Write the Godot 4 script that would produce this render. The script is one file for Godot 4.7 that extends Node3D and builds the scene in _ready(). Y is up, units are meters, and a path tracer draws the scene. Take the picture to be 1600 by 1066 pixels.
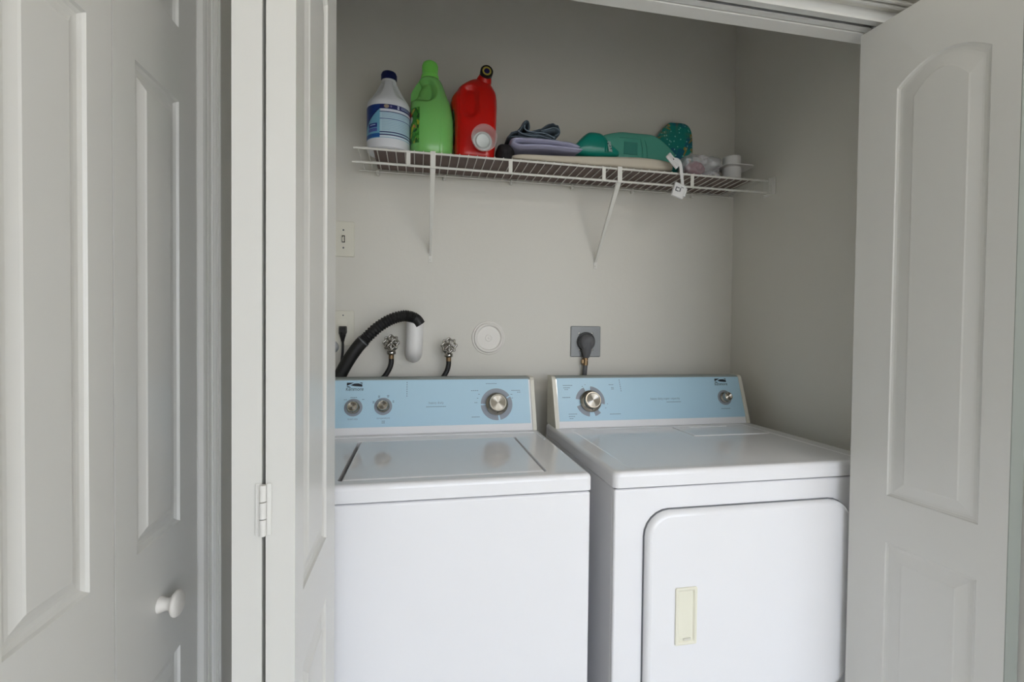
extends Node3D
# Laundry closet with folding doors. Camera stands at x = 0, y = 1.23, z = 1.72; the closet's back wall is z = 0.

var M := {}
var rng := RandomNumberGenerator.new()
var noise := FastNoiseLite.new()

# ---------------------------------------------------------------- mesh builder
class MB:
	var v := PackedVector3Array()
	var n := PackedVector3Array()
	var uv := PackedVector2Array()

	# corners counter-clockwise seen from outside; emitted clockwise for Godot
	func tri(a: Vector3, b: Vector3, c: Vector3, na: Vector3, nb: Vector3, nc: Vector3, ua := Vector2(), ub := Vector2(), uc := Vector2()) -> void:
		v.append(a); v.append(c); v.append(b)
		n.append(na); n.append(nc); n.append(nb)
		uv.append(ua); uv.append(uc); uv.append(ub)

	func flat3(a: Vector3, b: Vector3, c: Vector3) -> void:
		var m := (b - a).cross(c - a)
		if m.length_squared() < 1e-18:
			return
		m = m.normalized()
		tri(a, b, c, m, m, m, Vector2(a.x, a.y), Vector2(b.x, b.y), Vector2(c.x, c.y))

	func flat(a: Vector3, b: Vector3, c: Vector3, d: Vector3) -> void:
		flat3(a, b, c)
		flat3(a, c, d)

	# rows of points: across = outward-left to right (counter-clockwise), rows climb along the axis
	func sheet(rows: Array, closed := false, crease: Array = []) -> void:
		var first := 0
		for i in range(1, rows.size()):
			if i == rows.size() - 1 or crease.has(i):
				_sheet(rows.slice(first, i + 1), closed, float(first), float(rows.size() - 1))
				first = i

	func _sheet(rows: Array, closed: bool, r0: float, rn: float) -> void:
		var h := rows.size()
		var w: int = rows[0].size()
		var nn := []
		for i in h:
			var line := PackedVector3Array()
			for j in w:
				var jl := (j - 1 + w) % w if closed else maxi(j - 1, 0)
				var jr := (j + 1) % w if closed else mini(j + 1, w - 1)
				var du: Vector3 = rows[i][jr] - rows[i][jl]
				var dv: Vector3 = rows[mini(i + 1, h - 1)][j] - rows[maxi(i - 1, 0)][j]
				if du.length() < 1e-7:
					var k := i + 1 if i + 1 < h else i - 1
					du = rows[k][jr] - rows[k][jl]
				var m := du.cross(dv)
				line.append(m.normalized() if m.length_squared() > 1e-20 else Vector3.UP)
			nn.append(line)
		var cols := w if closed else w - 1
		for i in h - 1:
			for j in cols:
				var k := (j + 1) % w
				var a: Vector3 = rows[i][j]; var b: Vector3 = rows[i][k]
				var c: Vector3 = rows[i + 1][k]; var d: Vector3 = rows[i + 1][j]
				var u0 := float(j) / cols; var u1 := float(j + 1) / cols
				var v0 := 1.0 - (r0 + i) / rn; var v1 := 1.0 - (r0 + i + 1) / rn
				if (a - b).length_squared() > 1e-14:
					tri(a, b, c, nn[i][j], nn[i][k], nn[i + 1][k], Vector2(u0, v0), Vector2(u1, v0), Vector2(u1, v1))
				if (c - d).length_squared() > 1e-14:
					tri(a, c, d, nn[i][j], nn[i + 1][k], nn[i + 1][j], Vector2(u0, v0), Vector2(u1, v1), Vector2(u0, v1))

	func fan(ring: Array, flip := false) -> void:
		var c := Vector3.ZERO
		for p in ring:
			c += p
		c /= ring.size()
		for j in ring.size():
			var k := (j + 1) % ring.size()
			if flip:
				flat3(c, ring[k], ring[j])
			else:
				flat3(c, ring[j], ring[k])

	func box(at: Vector3, size: Vector3, r := 0.0, k := 3, xf := Transform3D.IDENTITY) -> void:
		var h := size * 0.5
		r = minf(r, minf(h.x, minf(h.y, h.z)) * 0.999)
		for ax in 3:
			for s in [-1.0, 1.0]:
				var ua := (ax + 1) % 3
				var va := (ax + 2) % 3
				if s < 0:
					var t := ua; ua = va; va = t
				var us := _cuts(h[ua], r, k)
				var vs := _cuts(h[va], r, k)
				var P := []; var N := []
				for y in vs:
					var pl := PackedVector3Array(); var nl := PackedVector3Array()
					for x in us:
						var p := Vector3.ZERO
						p[ax] = s * h[ax]; p[ua] = x; p[va] = y
						var q := p
						var m := Vector3.ZERO
						if r > 0.0:
							var inn := Vector3(clampf(p.x, -h.x + r, h.x - r), clampf(p.y, -h.y + r, h.y - r), clampf(p.z, -h.z + r, h.z - r))
							m = (p - inn).normalized()
							q = inn + m * r
						else:
							m[ax] = s
						pl.append(xf * (at + q)); nl.append((xf.basis * m).normalized())
					P.append(pl); N.append(nl)
				for i in vs.size() - 1:
					for j in us.size() - 1:
						tri(P[i][j], P[i][j + 1], P[i + 1][j + 1], N[i][j], N[i][j + 1], N[i + 1][j + 1], Vector2(us[j], vs[i]), Vector2(us[j + 1], vs[i]), Vector2(us[j + 1], vs[i + 1]))
						tri(P[i][j], P[i + 1][j + 1], P[i + 1][j], N[i][j], N[i + 1][j + 1], N[i + 1][j], Vector2(us[j], vs[i]), Vector2(us[j + 1], vs[i + 1]), Vector2(us[j], vs[i + 1]))

	func _cuts(h: float, r: float, k: int) -> Array:
		if r <= 0.0:
			return [-h, h]
		var out := []
		for i in k + 1:
			out.append(-h + r - r * tan(PI / 4 * (k - i) / k))
		for i in k + 1:
			out.append(h - r + r * tan(PI / 4 * i / k))
		return out

	func lathe(profile: Array, xf := Transform3D.IDENTITY, seg := 32, crease: Array = []) -> void:   # (radius, height) rising along y
		var rows := []
		for p in profile:
			var row := PackedVector3Array()
			for j in seg:
				var a := TAU * j / seg
				row.append(xf * Vector3(p.x * sin(a), p.y, p.x * cos(a)))
			rows.append(row)
		sheet(rows, true, crease)

	func tube(pts: Array, radius: Variant, sides := 10, caps := true) -> void:
		var rows := []
		var up := Vector3.UP
		var t0: Vector3 = (pts[1] - pts[0]).normalized()
		if absf(t0.dot(up)) > 0.9:
			up = Vector3.RIGHT
		var side := t0.cross(up).normalized()
		for i in pts.size():
			var t: Vector3 = (pts[mini(i + 1, pts.size() - 1)] - pts[maxi(i - 1, 0)]).normalized()
			side = (side - t * side.dot(t)).normalized()
			var o := t.cross(side)
			var r: float = radius[i] if radius is Array else radius
			var row := PackedVector3Array()
			for j in sides:
				var a := TAU * j / sides
				row.append(pts[i] + (side * cos(a) + o * sin(a)) * r)
			rows.append(row)
		sheet(rows, true)
		if caps:
			fan(Array(rows[0]), true)
			fan(Array(rows[-1]))

	# outline counter-clockwise in the plane, pushed out from z0 to z1
	func prism(poly: PackedVector2Array, z0: float, z1: float, xf := Transform3D.IDENTITY) -> void:
		var id := Geometry2D.triangulate_polygon(poly)
		for k in range(0, id.size(), 3):
			var a := poly[id[k]]; var b := poly[id[k + 1]]; var c := poly[id[k + 2]]
			if (b - a).cross(c - a) < 0:
				var t := b; b = c; c = t
			flat3(xf * Vector3(a.x, a.y, z1), xf * Vector3(b.x, b.y, z1), xf * Vector3(c.x, c.y, z1))
			flat3(xf * Vector3(a.x, a.y, z0), xf * Vector3(c.x, c.y, z0), xf * Vector3(b.x, b.y, z0))
		for i in poly.size():
			var a := poly[i]; var b := poly[(i + 1) % poly.size()]
			flat(xf * Vector3(a.x, a.y, z0), xf * Vector3(b.x, b.y, z0), xf * Vector3(b.x, b.y, z1), xf * Vector3(a.x, a.y, z1))

	func mesh(mat: Material, onto: ArrayMesh = null) -> ArrayMesh:
		var arr := []
		arr.resize(Mesh.ARRAY_MAX)
		arr[Mesh.ARRAY_VERTEX] = v; arr[Mesh.ARRAY_NORMAL] = n; arr[Mesh.ARRAY_TEX_UV] = uv
		var m := onto if onto else ArrayMesh.new()
		m.add_surface_from_arrays(Mesh.PRIMITIVE_TRIANGLES, arr)
		m.surface_set_material(m.get_surface_count() - 1, mat)
		return m

# ---------------------------------------------------------------- helpers
func free_name(parent: Node, called: String) -> String:
	var out := called
	var k := 0
	while parent.has_node(NodePath(out)):
		k += 1
		out = "%s_%03d" % [called, k]
	return out

func put(called: String, mesh: Mesh, parent: Node = self, xf := Transform3D.IDENTITY) -> MeshInstance3D:
	var o := MeshInstance3D.new()
	o.name = free_name(parent, called)
	o.mesh = mesh
	o.transform = xf
	parent.add_child(o, true)
	return o

func build(called: String, b: MB, mat: Material, parent: Node = self, xf := Transform3D.IDENTITY) -> MeshInstance3D:
	return put(called, b.mesh(mat), parent, xf)

func tag(o: Node, label: String, category := "", group := "", kind := "") -> Node:
	if label: o.set_meta("label", label)
	if category: o.set_meta("category", category)
	if group: o.set_meta("group", group)
	if kind: o.set_meta("kind", kind)
	return o

func thing(called: String, label: String, category: String, at := Vector3.ZERO, group := "", kind := "") -> Node3D:
	var o := Node3D.new()
	o.name = free_name(self, called)
	o.position = at
	add_child(o, true)
	tag(o, label, category, group, kind)
	return o

func struct(called: String, b: MB, mat: Material, label: String, category: String) -> MeshInstance3D:
	var o := build(called, b, mat)
	tag(o, label, category, "", "structure")
	return o

func boxes(list: Array, r := 0.0, k := 2) -> MB:      # [min corner, max corner] pairs
	var b := MB.new()
	for p in list:
		var lo: Vector3 = p[0]; var hi: Vector3 = p[1]
		b.box((lo + hi) / 2, hi - lo, r, k)
	return b

func paint(color: Color, rough := 0.5, metal := 0.0, coat := 0.0) -> StandardMaterial3D:
	var m := StandardMaterial3D.new()
	m.albedo_color = color
	m.roughness = rough
	m.metallic = metal
	if coat > 0.0:
		m.clearcoat_enabled = true
		m.clearcoat = coat
		m.clearcoat_roughness = 0.08
	return m

func grain(m: StandardMaterial3D, freq: float, bump: float, scale: float, depth := 1.0) -> StandardMaterial3D:
	var t := NoiseTexture2D.new()
	t.width = 256; t.height = 256; t.seamless = true; t.as_normal_map = true; t.bump_strength = bump
	var f := FastNoiseLite.new()
	f.frequency = freq; f.seed = 5
	t.noise = f
	m.normal_enabled = true
	m.normal_texture = t
	m.normal_scale = depth
	m.uv1_triplanar = true
	m.uv1_world_triplanar = true
	m.uv1_scale = Vector3.ONE * scale
	return m

func rrect(x0: float, x1: float, y0: float, y1: float, r: float, z: float, k := 6) -> PackedVector3Array:   # counter-clockwise seen from +z
	var out := PackedVector3Array()
	r = maxf(r, 0.0003)
	for c in [[x1 - r, y1 - r, 0.0], [x0 + r, y1 - r, PI / 2], [x0 + r, y0 + r, PI], [x1 - r, y0 + r, PI * 1.5]]:
		var a0: float = c[2]
		out.append(Vector3(c[0] + r * cos(a0), c[1] + r * sin(a0), z) - Vector3(-sin(a0), cos(a0), 0) * 0.0004)
		for i in k + 1:
			var a := a0 + PI / 2 * i / k
			out.append(Vector3(c[0] + r * cos(a), c[1] + r * sin(a), z))
		var a1 := a0 + PI / 2
		out.append(Vector3(c[0] + r * cos(a1), c[1] + r * sin(a1), z) + Vector3(-sin(a1), cos(a1), 0) * 0.0004)
	return out

# a slab with rounded corners (r) whose front edge is rounded by e, from z0 to z1
func slab(b: MB, x0: float, x1: float, y0: float, y1: float, r: float, z0: float, z1: float, e: float, xf := Transform3D.IDENTITY) -> void:
	var rows := []
	rows.append(rrect(x0, x1, y0, y1, r, z0))
	rows.append(rrect(x0, x1, y0, y1, r, z1 - e - 0.0003))
	for i in 5:
		var a := PI / 2 * i / 4
		var o := e * (1 - cos(a))
		rows.append(rrect(x0 + o, x1 - o, y0 + o, y1 - o, r - o, z1 - e + e * sin(a)))
	rows.append(rrect(x0 + e + 0.0004, x1 - e - 0.0004, y0 + e + 0.0004, y1 - e - 0.0004, r - e, z1))
	for i in rows.size():
		var row: PackedVector3Array = rows[i]
		for j in row.size():
			row[j] = xf * row[j]
		rows[i] = row
	b.sheet(rows, true)
	b.fan(Array(rows[-1]))
	b.fan(Array(rows[0]), true)

func smooth_path(pts: Array, per := 6) -> Array:
	var out := []
	for i in pts.size() - 1:
		var p0 = pts[maxi(i - 1, 0)]; var p1 = pts[i]; var p2 = pts[i + 1]; var p3 = pts[mini(i + 2, pts.size() - 1)]
		for k in per:
			var t := float(k) / per
			out.append(0.5 * ((2 * p1) + (p2 - p0) * t + (2 * p0 - 5 * p1 + 4 * p2 - p3) * t * t + (3 * p1 - p0 - 3 * p2 + p3) * t * t * t))
	out.append(pts[-1])
	return out

# bottle body: rows [height, centre x, half width x, half depth z, squareness], sink = how far a point is pushed in (metres)
func bottle(b: MB, rows: Array, seg: int, per: int, sink: Callable, from := 0.0, to := 1.0, grow := 0.0) -> void:
	var ctl := []
	for r in rows:
		ctl.append([r[0], r[1], r[2], r[3], r[4]])
	var dense := []
	for i in ctl.size() - 1:
		var a = ctl[maxi(i - 1, 0)]; var p = ctl[i]; var q = ctl[i + 1]; var d = ctl[mini(i + 2, ctl.size() - 1)]
		for k in per:
			var t := float(k) / per
			var row := []
			for c in 5:
				var x: float = 0.5 * ((2 * p[c]) + (q[c] - a[c]) * t + (2 * a[c] - 5 * p[c] + 4 * q[c] - d[c]) * t * t + (3 * p[c] - a[c] - 3 * q[c] + d[c]) * t * t * t)
				row.append(x)
			dense.append(row)
	dense.append(ctl[-1])
	var whole := from == 0.0 and to == 1.0
	var out := []
	for r in dense:
		var line := PackedVector3Array()
		for j in (seg if whole else seg + 1):
			var a: float = TAU * lerpf(from, to, float(j) / seg)
			var e: float = 2.0 / r[4]
			var dir := Vector3(signf(sin(a)) * pow(absf(sin(a)), e), 0, signf(cos(a)) * pow(absf(cos(a)), e))
			var p := Vector3(r[1] + dir.x * (r[2] + grow), r[0], dir.z * (r[3] + grow))
			var s: float = sink.call(a, p)
			p -= Vector3(dir.x, 0, dir.z).normalized() * s
			line.append(p)
		out.append(line)
	b.sheet(out, whole)
	if whole:
		b.fan(Array(out[0]), true)
		b.fan(Array(out[-1]))

func no_sink(_a: float, _p: Vector3) -> float:
	return 0.0

# a soft package or folded cloth: a squared ellipsoid with a flat underside and lumps
func pillow(b: MB, at: Vector3, h: Vector3, ex: float, ey: float, lump: float, freq: float, floor_y: float, shape: Variant = null) -> void:
	var rows := []
	var cols := 72
	var high := 36
	for i in high + 1:
		var la := -PI / 2 + PI * i / high
		var line := PackedVector3Array()
		for j in cols:
			var lo := TAU * j / cols
			var cl := pow(maxf(cos(la), 0.0), ey)
			var p := Vector3(cl * signf(sin(lo)) * pow(absf(sin(lo)), ex), signf(sin(la)) * pow(absf(sin(la)), ey), cl * signf(cos(lo)) * pow(absf(cos(lo)), ex))
			if shape != null:
				p = shape.call(p)
			var q := at + p * h
			var w := noise.get_noise_3d(q.x * freq, q.y * freq, q.z * freq)
			q += p.normalized() * w * lump
			q.y = maxf(q.y, floor_y)
			line.append(q)
		rows.append(line)
	b.sheet(rows, true)

# a folded sheet of cloth: its cross-section follows pts in x and y, it runs from z0 to z1
func ribbon(b: MB, pts: Array, thick: float, z0: float, z1: float, wave: float, seed_at: float) -> void:
	var path := smooth_path(pts, 5)
	var rows := []
	var n := 14
	for k in n + 1:
		var t := float(k) / n
		var pinch := sqrt(maxf(0.0, 1.0 - pow(absf(2 * t - 1), 8.0))) * 0.7 + 0.3
		var line := PackedVector3Array()
		var one := []; var two := []
		for i in path.size():
			var d: Vector2 = (path[mini(i + 1, path.size() - 1)] - path[maxi(i - 1, 0)]).normalized()
			var nn := Vector2(-d.y, d.x)
			var z := lerpf(z0, z1, t) + noise.get_noise_2d(i * 9.0 + seed_at, 3.0) * wave * 1.5 * (1.0 if t > 0.5 else -1.0)
			var off := noise.get_noise_3d(path[i].x * 900 + seed_at, path[i].y * 900, t * 120) * wave
			var c: Vector2 = path[i] + nn * off * pow(t, 0.5)
			var ends := sqrt(clampf(float(mini(i, path.size() - 1 - i)) / 2.0, 0.06, 1.0))
			one.append(Vector3(c.x + nn.x * thick / 2 * ends * pinch, c.y + nn.y * thick / 2 * ends * pinch, z))
			two.append(Vector3(c.x - nn.x * thick / 2 * ends * pinch, c.y - nn.y * thick / 2 * ends * pinch, z))
		two.reverse()
		# counter-clockwise seen from +z
		for p in two: line.append(p)
		for p in one: line.append(p)
		line.reverse()
		rows.append(line)
	# outline direction: lower side first, then the upper one backwards
	for i in rows.size():
		var l: PackedVector3Array = rows[i]
		var area := 0.0
		for j in l.size():
			var p := l[j]; var q := l[(j + 1) % l.size()]
			area += p.x * q.y - q.x * p.y
		if area < 0:
			l.reverse()
			rows[i] = l
	b.sheet(rows, true)
	var m := path.size()
	for e in [0, n]:
		var l: PackedVector3Array = rows[e]
		for j in m - 1:
			if e == 0:
				b.flat(l[j], l[2 * m - 1 - j], l[2 * m - 2 - j], l[j + 1])
			else:
				b.flat(l[j], l[j + 1], l[2 * m - 2 - j], l[2 * m - 1 - j])

func words(called: String, text: String, high: float, mat: Material, parent: Node, xf: Transform3D, serif := false) -> MeshInstance3D:
	var t := TextMesh.new()
	var f := SystemFont.new()
	f.font_names = PackedStringArray(["Droid Serif" if serif else "Droid Sans"])
	t.font = f
	t.text = text
	t.font_size = 32
	t.pixel_size = high / 24.0
	t.depth = 0.0003
	t.curve_step = 2.0
	t.horizontal_alignment = HORIZONTAL_ALIGNMENT_CENTER
	t.vertical_alignment = VERTICAL_ALIGNMENT_CENTER
	t.material = mat
	return put(called, t, parent, xf)

# ---------------------------------------------------------------- moulded door leaf
# local x runs across the leaf from 0 to w, y up, the moulded face looks along +z; thickness t behind it
func outline(p: Dictionary, o: float, z: float) -> Array:
	var out := []
	var s0: float = p.s0 + o; var s1: float = p.s1 - o
	out.append(Vector3(s0, p.y0 + o, z))
	out.append(Vector3(s1, p.y0 + o, z))
	var m := 20
	for i in m + 1:
		var u := 1.0 - float(i) / m
		var rise: float = p.arch * (1.0 - pow(2 * u - 1, 2.0))
		out.append(Vector3(lerpf(s0, s1, u), p.y1 + rise - o, z))
	return out

func leaf(root: Node3D, w: float, y0: float, y1: float, t: float, panels: Array, mat: Material, xf: Transform3D, cut := 1.0, deep := 1.0) -> MeshInstance3D:
	var b := MB.new()
	var y := y0
	for p in panels:
		b.flat(Vector3(0, y, 0), Vector3(w, y, 0), Vector3(w, p.y0, 0), Vector3(0, p.y0, 0))
		var top: float = p.y1 + p.arch + 0.002
		b.flat(Vector3(0, p.y0, 0), Vector3(p.s0, p.y0, 0), Vector3(p.s0, top, 0), Vector3(0, top, 0))
		b.flat(Vector3(p.s1, p.y0, 0), Vector3(w, p.y0, 0), Vector3(w, top, 0), Vector3(p.s1, top, 0))
		var o := outline(p, 0.0, 0.0)
		for i in range(2, o.size() - 1):
			var a: Vector3 = o[i]; var c: Vector3 = o[i + 1]
			b.flat(c, a, Vector3(a.x, top, 0), Vector3(c.x, top, 0))
		y = top
	b.flat(Vector3(0, y, 0), Vector3(w, y, 0), Vector3(w, y1, 0), Vector3(0, y1, 0))
	# edges and back
	b.flat(Vector3(0, y0, -t), Vector3(0, y0, 0), Vector3(0, y1, 0), Vector3(0, y1, -t))
	b.flat(Vector3(w, y0, 0), Vector3(w, y0, -t), Vector3(w, y1, -t), Vector3(w, y1, 0))
	b.flat(Vector3(0, y1, 0), Vector3(w, y1, 0), Vector3(w, y1, -t), Vector3(0, y1, -t))
	b.flat(Vector3(0, y0, -t), Vector3(w, y0, -t), Vector3(w, y0, 0), Vector3(0, y0, 0))
	b.flat(Vector3(w, y0, -t), Vector3(0, y0, -t), Vector3(0, y1, -t), Vector3(w, y1, -t))
	var lf := build("leaf", b, mat, root, xf)
	for p in panels:
		var q := MB.new()
		var steps := [[0.0, 0.0], [0.002, -0.0035], [0.006, -0.006], [0.011, -0.0065], [0.015, -0.006], [0.033 * cut, -0.0015], [0.036 * cut, 0.0]]
		for k in steps.size() - 1:
			var r0 := outline(p, steps[k][0], steps[k][1] * deep); var r1 := outline(p, steps[k + 1][0], steps[k + 1][1] * deep)
			for i in r0.size():
				var j := (i + 1) % r0.size()
				q.flat(r0[i], r0[j], r1[j], r1[i])
		q.fan(outline(p, steps[-1][0], 0.0))
		build("panel", q, mat, lf)
	return lf

# ================================================================ scene
func _ready() -> void:
	rng.seed = 11
	noise.seed = 3
	noise.frequency = 0.02

	# --- camera
	var cam := Camera3D.new()
	cam.name = "camera"
	cam.keep_aspect = Camera3D.KEEP_HEIGHT
	cam.fov = rad_to_deg(2.0 * atan(533.0 / 748.0))
	cam.near = 0.02
	cam.transform = Transform3D(Basis(Vector3(0.98087569, 0.01079778, 0.19433552), Vector3(-0.00683904, 0.99975545, -0.02103006), Vector3(-0.19451508, 0.0192988, 0.98070966)).orthonormalized(), Vector3(0, 1.23, 1.72))
	add_child(cam)
	cam.current = true

	# --- sky, exposure
	var world := WorldEnvironment.new()
	world.name = "world"
	var env := Environment.new()
	var sky_mat := ProceduralSkyMaterial.new()
	sky_mat.sky_top_color = Color(0.655, 0.705, 0.785)
	sky_mat.sky_horizon_color = Color(0.862, 0.878, 0.895)
	sky_mat.ground_horizon_color = Color(0.80, 0.80, 0.785)
	sky_mat.ground_bottom_color = Color(0.62, 0.61, 0.585)
	sky_mat.sky_energy_multiplier = 1.0
	sky_mat.ground_energy_multiplier = 0.9
	var sky := Sky.new()
	sky.sky_material = sky_mat
	env.background_mode = Environment.BG_SKY
	env.sky = sky
	env.tonemap_mode = Environment.TONE_MAPPER_LINEAR
	env.tonemap_exposure = 8.0
	env.sdfgi_enabled = true
	env.ssao_enabled = true
	env.ssil_enabled = true
	world.environment = env
	add_child(world)

	materials()
	room()
	folding_doors()
	washer()
	dryer()
	wall_fittings()
	shelf()
	shelf_goods()

func materials() -> void:
	M.wall = grain(paint(Color(0.868, 0.858, 0.826), 0.75), 0.03, 1.2, 6.0, 0.25)
	M.ceiling = grain(paint(Color(0.93, 0.925, 0.91), 0.85), 0.03, 1.2, 6.0, 0.3)
	M.door = paint(Color(0.865, 0.862, 0.845), 0.30)
	M.trim = paint(Color(0.89, 0.885, 0.868), 0.35)
	M.floor = paint(Color(0.87, 0.855, 0.83), 0.3)
	M.grout = paint(Color(0.62, 0.60, 0.57), 0.8)
	M.enamel = paint(Color(0.945, 0.945, 0.955), 0.05)
	M.side = paint(Color(0.92, 0.92, 0.93), 0.2)
	M.plastic = paint(Color(0.90, 0.90, 0.90), 0.35)
	M.ivory = paint(Color(0.88, 0.87, 0.82), 0.4)
	M.cream = paint(Color(0.93, 0.92, 0.85), 0.4)
	M.blue = paint(Color(0.715, 0.85, 0.925), 0.34)
	M.skirt = paint(Color(0.57, 0.60, 0.645), 0.45)
	M.print = paint(Color(0.50, 0.59, 0.67), 0.6)
	M.ink = paint(Color(0.09, 0.12, 0.17), 0.5)
	M.steel = paint(Color(0.70, 0.68, 0.645), 0.20, 1.0)
	M.console_top = paint(Color(0.60, 0.635, 0.63), 0.5)
	M.cover = paint(Color(0.90, 0.885, 0.86), 0.4)
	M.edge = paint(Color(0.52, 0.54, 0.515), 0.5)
	M.chrome = paint(Color(0.66, 0.65, 0.63), 0.09, 1.0)
	M.brass = paint(Color(0.56, 0.47, 0.36), 0.4, 1.0)
	M.black = paint(Color(0.045, 0.045, 0.05), 0.45)
	M.rubber = paint(Color(0.07, 0.07, 0.075), 0.55)
	M.gasket = paint(Color(0.42, 0.43, 0.45), 0.6)
	M.dark = paint(Color(0.06, 0.06, 0.065), 0.7)
	M.wire = paint(Color(0.88, 0.875, 0.85), 0.4)
	M.pvc = paint(Color(0.91, 0.905, 0.90), 0.4)
	M.grey = paint(Color(0.53, 0.54, 0.545), 0.4, 0.2)
	M.greyplug = paint(Color(0.37, 0.37, 0.38), 0.6)
	M.track = paint(Color(0.86, 0.86, 0.85), 0.35)
	M.liner = grain(paint(Color(0.47, 0.41, 0.39), 0.9), 0.08, 2.0, 20.0)
	var glass := paint(Color(0.93, 0.96, 0.97, 0.06), 0.02)
	glass.transparency = BaseMaterial3D.TRANSPARENCY_ALPHA
	M.glass = glass

# ---------------------------------------------------------------- the room
func room() -> void:
	struct("wall_back", boxes([[Vector3(-0.50, 0, -0.10), Vector3(1.40, 2.60, 0.0)]]), M.wall, "pale beige painted back wall of the laundry closet behind the shelf", "wall")
	struct("wall_right", boxes([[Vector3(1.239, 0, 0.0), Vector3(1.36, 2.50, 0.70)]]), M.wall, "shaded beige side wall of the closet right of the dryer", "wall")
	struct("wall_left", boxes([[Vector3(-0.50, 0, 0.0), Vector3(-0.36, 2.50, 0.70)]]), M.wall, "closet side wall hidden behind the folded left door", "wall")
	struct("wall_front", boxes([
		[Vector3(-0.50, 0, 0.70), Vector3(-0.324, 2.50, 0.83)],
		[Vector3(-0.324, 1.985, 0.70), Vector3(1.13, 2.50, 0.83)],
		[Vector3(1.13, 0, 0.742), Vector3(3.30, 2.50, 0.83)]]), M.wall, "front wall of the closet with the door opening in it", "wall")
	struct("ceiling", boxes([[Vector3(-0.60, 2.50, -0.10), Vector3(3.40, 2.62, 4.50)]]), M.ceiling, "white flat ceiling over the closet and the room", "ceiling")
	# tiled floor
	var fl := struct("floor", boxes([[Vector3(-0.60, -0.12, -0.10), Vector3(3.40, -0.004, 4.50)]]), M.grout, "floor of pale ceramic tiles with grey joints", "floor")
	var tile := boxes([[Vector3(0.002, -0.01, 0.002), Vector3(0.448, 0.0, 0.448)]], 0.003, 1).mesh(M.floor)
	for i in 9:
		for j in 10:
			put("tile", tile, fl, Transform3D(Basis.IDENTITY, Vector3(-0.6 + i * 0.45, 0, -0.1 + j * 0.45)))
	# the room that the camera stands in
	struct("wall_hall", boxes([[Vector3(-0.50, 0, 0.83), Vector3(-0.40, 2.50, 1.36)], [Vector3(-0.50, 0, 1.36), Vector3(-0.345, 2.50, 4.40)], [Vector3(-0.40, 2.05, 0.83), Vector3(-0.345, 2.50, 1.36)]]), M.wall, "side wall of the room on the left holding the moulded closet door", "wall")
	struct("wall_east", boxes([[Vector3(3.20, 0, 0.83), Vector3(3.32, 2.50, 4.40)]]), M.wall, "far side wall of the room, right of the camera", "wall")
	struct("wall_window", boxes([
		[Vector3(-0.50, 0, 4.30), Vector3(-0.30, 2.50, 4.42)],
		[Vector3(2.90, 0, 4.30), Vector3(3.32, 2.50, 4.42)],
		[Vector3(-0.30, 2.42, 4.30), Vector3(2.90, 2.50, 4.42)]]), M.wall, "wall behind the camera with the glazed balcony door", "wall")
	var win := thing("window_1", "white framed sliding glass door behind the camera", "window", Vector3.ZERO, "", "structure")
	build("window_frame", boxes([
		[Vector3(-0.30, 0, 4.32), Vector3(-0.24, 2.42, 4.40)], [Vector3(2.84, 0, 4.32), Vector3(2.90, 2.42, 4.40)],
		[Vector3(-0.24, 2.36, 4.32), Vector3(2.84, 2.42, 4.40)], [Vector3(-0.24, 0, 4.32), Vector3(2.84, 0.06, 4.40)],
		[Vector3(1.37, 0.06, 4.32), Vector3(1.43, 2.36, 4.40)]], 0.004, 1), M.trim, win)
	build("pane", boxes([[Vector3(-0.24, 0.06, 4.357), Vector3(1.37, 2.36, 4.363)]]), M.glass, win)
	build("pane", boxes([[Vector3(1.43, 0.06, 4.357), Vector3(2.84, 2.36, 4.363)]]), M.glass, win)
	added_fill_lamp(Vector3(1.25, 2.50, 2.30))
	# casing and jambs round the closet opening
	var casing := MB.new()
	var prof := PackedVector2Array([Vector2(0.0000, 0.0000), Vector2(0.0311, 0.0000), Vector2(0.0311, 0.0050), Vector2(0.0286, 0.0072), Vector2(0.0265, 0.0050), Vector2(0.0244, 0.0079), Vector2(0.0218, 0.0094), Vector2(0.0197, 0.0065), Vector2(0.0176, 0.0065), Vector2(0.0155, 0.0122), Vector2(0.0139, 0.0108), Vector2(0.0122, 0.0158), Vector2(0.0101, 0.0187), Vector2(0.0025, 0.0194), Vector2(0.0000, 0.0180)])
	casing.prism(prof, 0.0, 2.02, Transform3D(Basis(Vector3(1, 0, 0), Vector3(0, 0, 1), Vector3(0, -1, 0)), Vector3(-0.355, 2.02, 0.83)))
	struct("trim_1", casing, M.trim, "white fluted casing strip between hall door and closet opening", "trim")
	var head := boxes([[Vector3(-0.355, 1.985, 0.83), Vector3(1.20, 2.045, 0.846)]], 0.004, 1)
	for z in [0.835, 0.815, 0.80]:
		head.box(Vector3(0.40, 1.982, z), Vector3(1.45, 0.006, 0.008), 0.002, 1)
	struct("trim_2", head, M.trim, "white head casing over the closet opening", "trim")
	struct("trim_3", boxes([[Vector3(-0.318, 1.957, 0.700), Vector3(1.12, 1.985, 0.737)]], 0.002, 1), M.trim, "white stop strip along the closet side of the door track", "trim")
	# track in which the folding doors run
	var tr := thing("door_track", "white metal door track with dark slot under the closet header", "track", Vector3(0.40, 1.985, 0.76))
	build("channel", boxes([
		[Vector3(-0.71, -0.026, -0.020), Vector3(0.715, 0, -0.0175)], [Vector3(-0.71, -0.026, 0.0175), Vector3(0.715, 0, 0.020)],
		[Vector3(-0.71, -0.026, -0.0175), Vector3(0.715, -0.0245, -0.0045)], [Vector3(-0.71, -0.026, 0.0045), Vector3(0.715, -0.0245, 0.0175)]]), M.track, tr)
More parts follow.
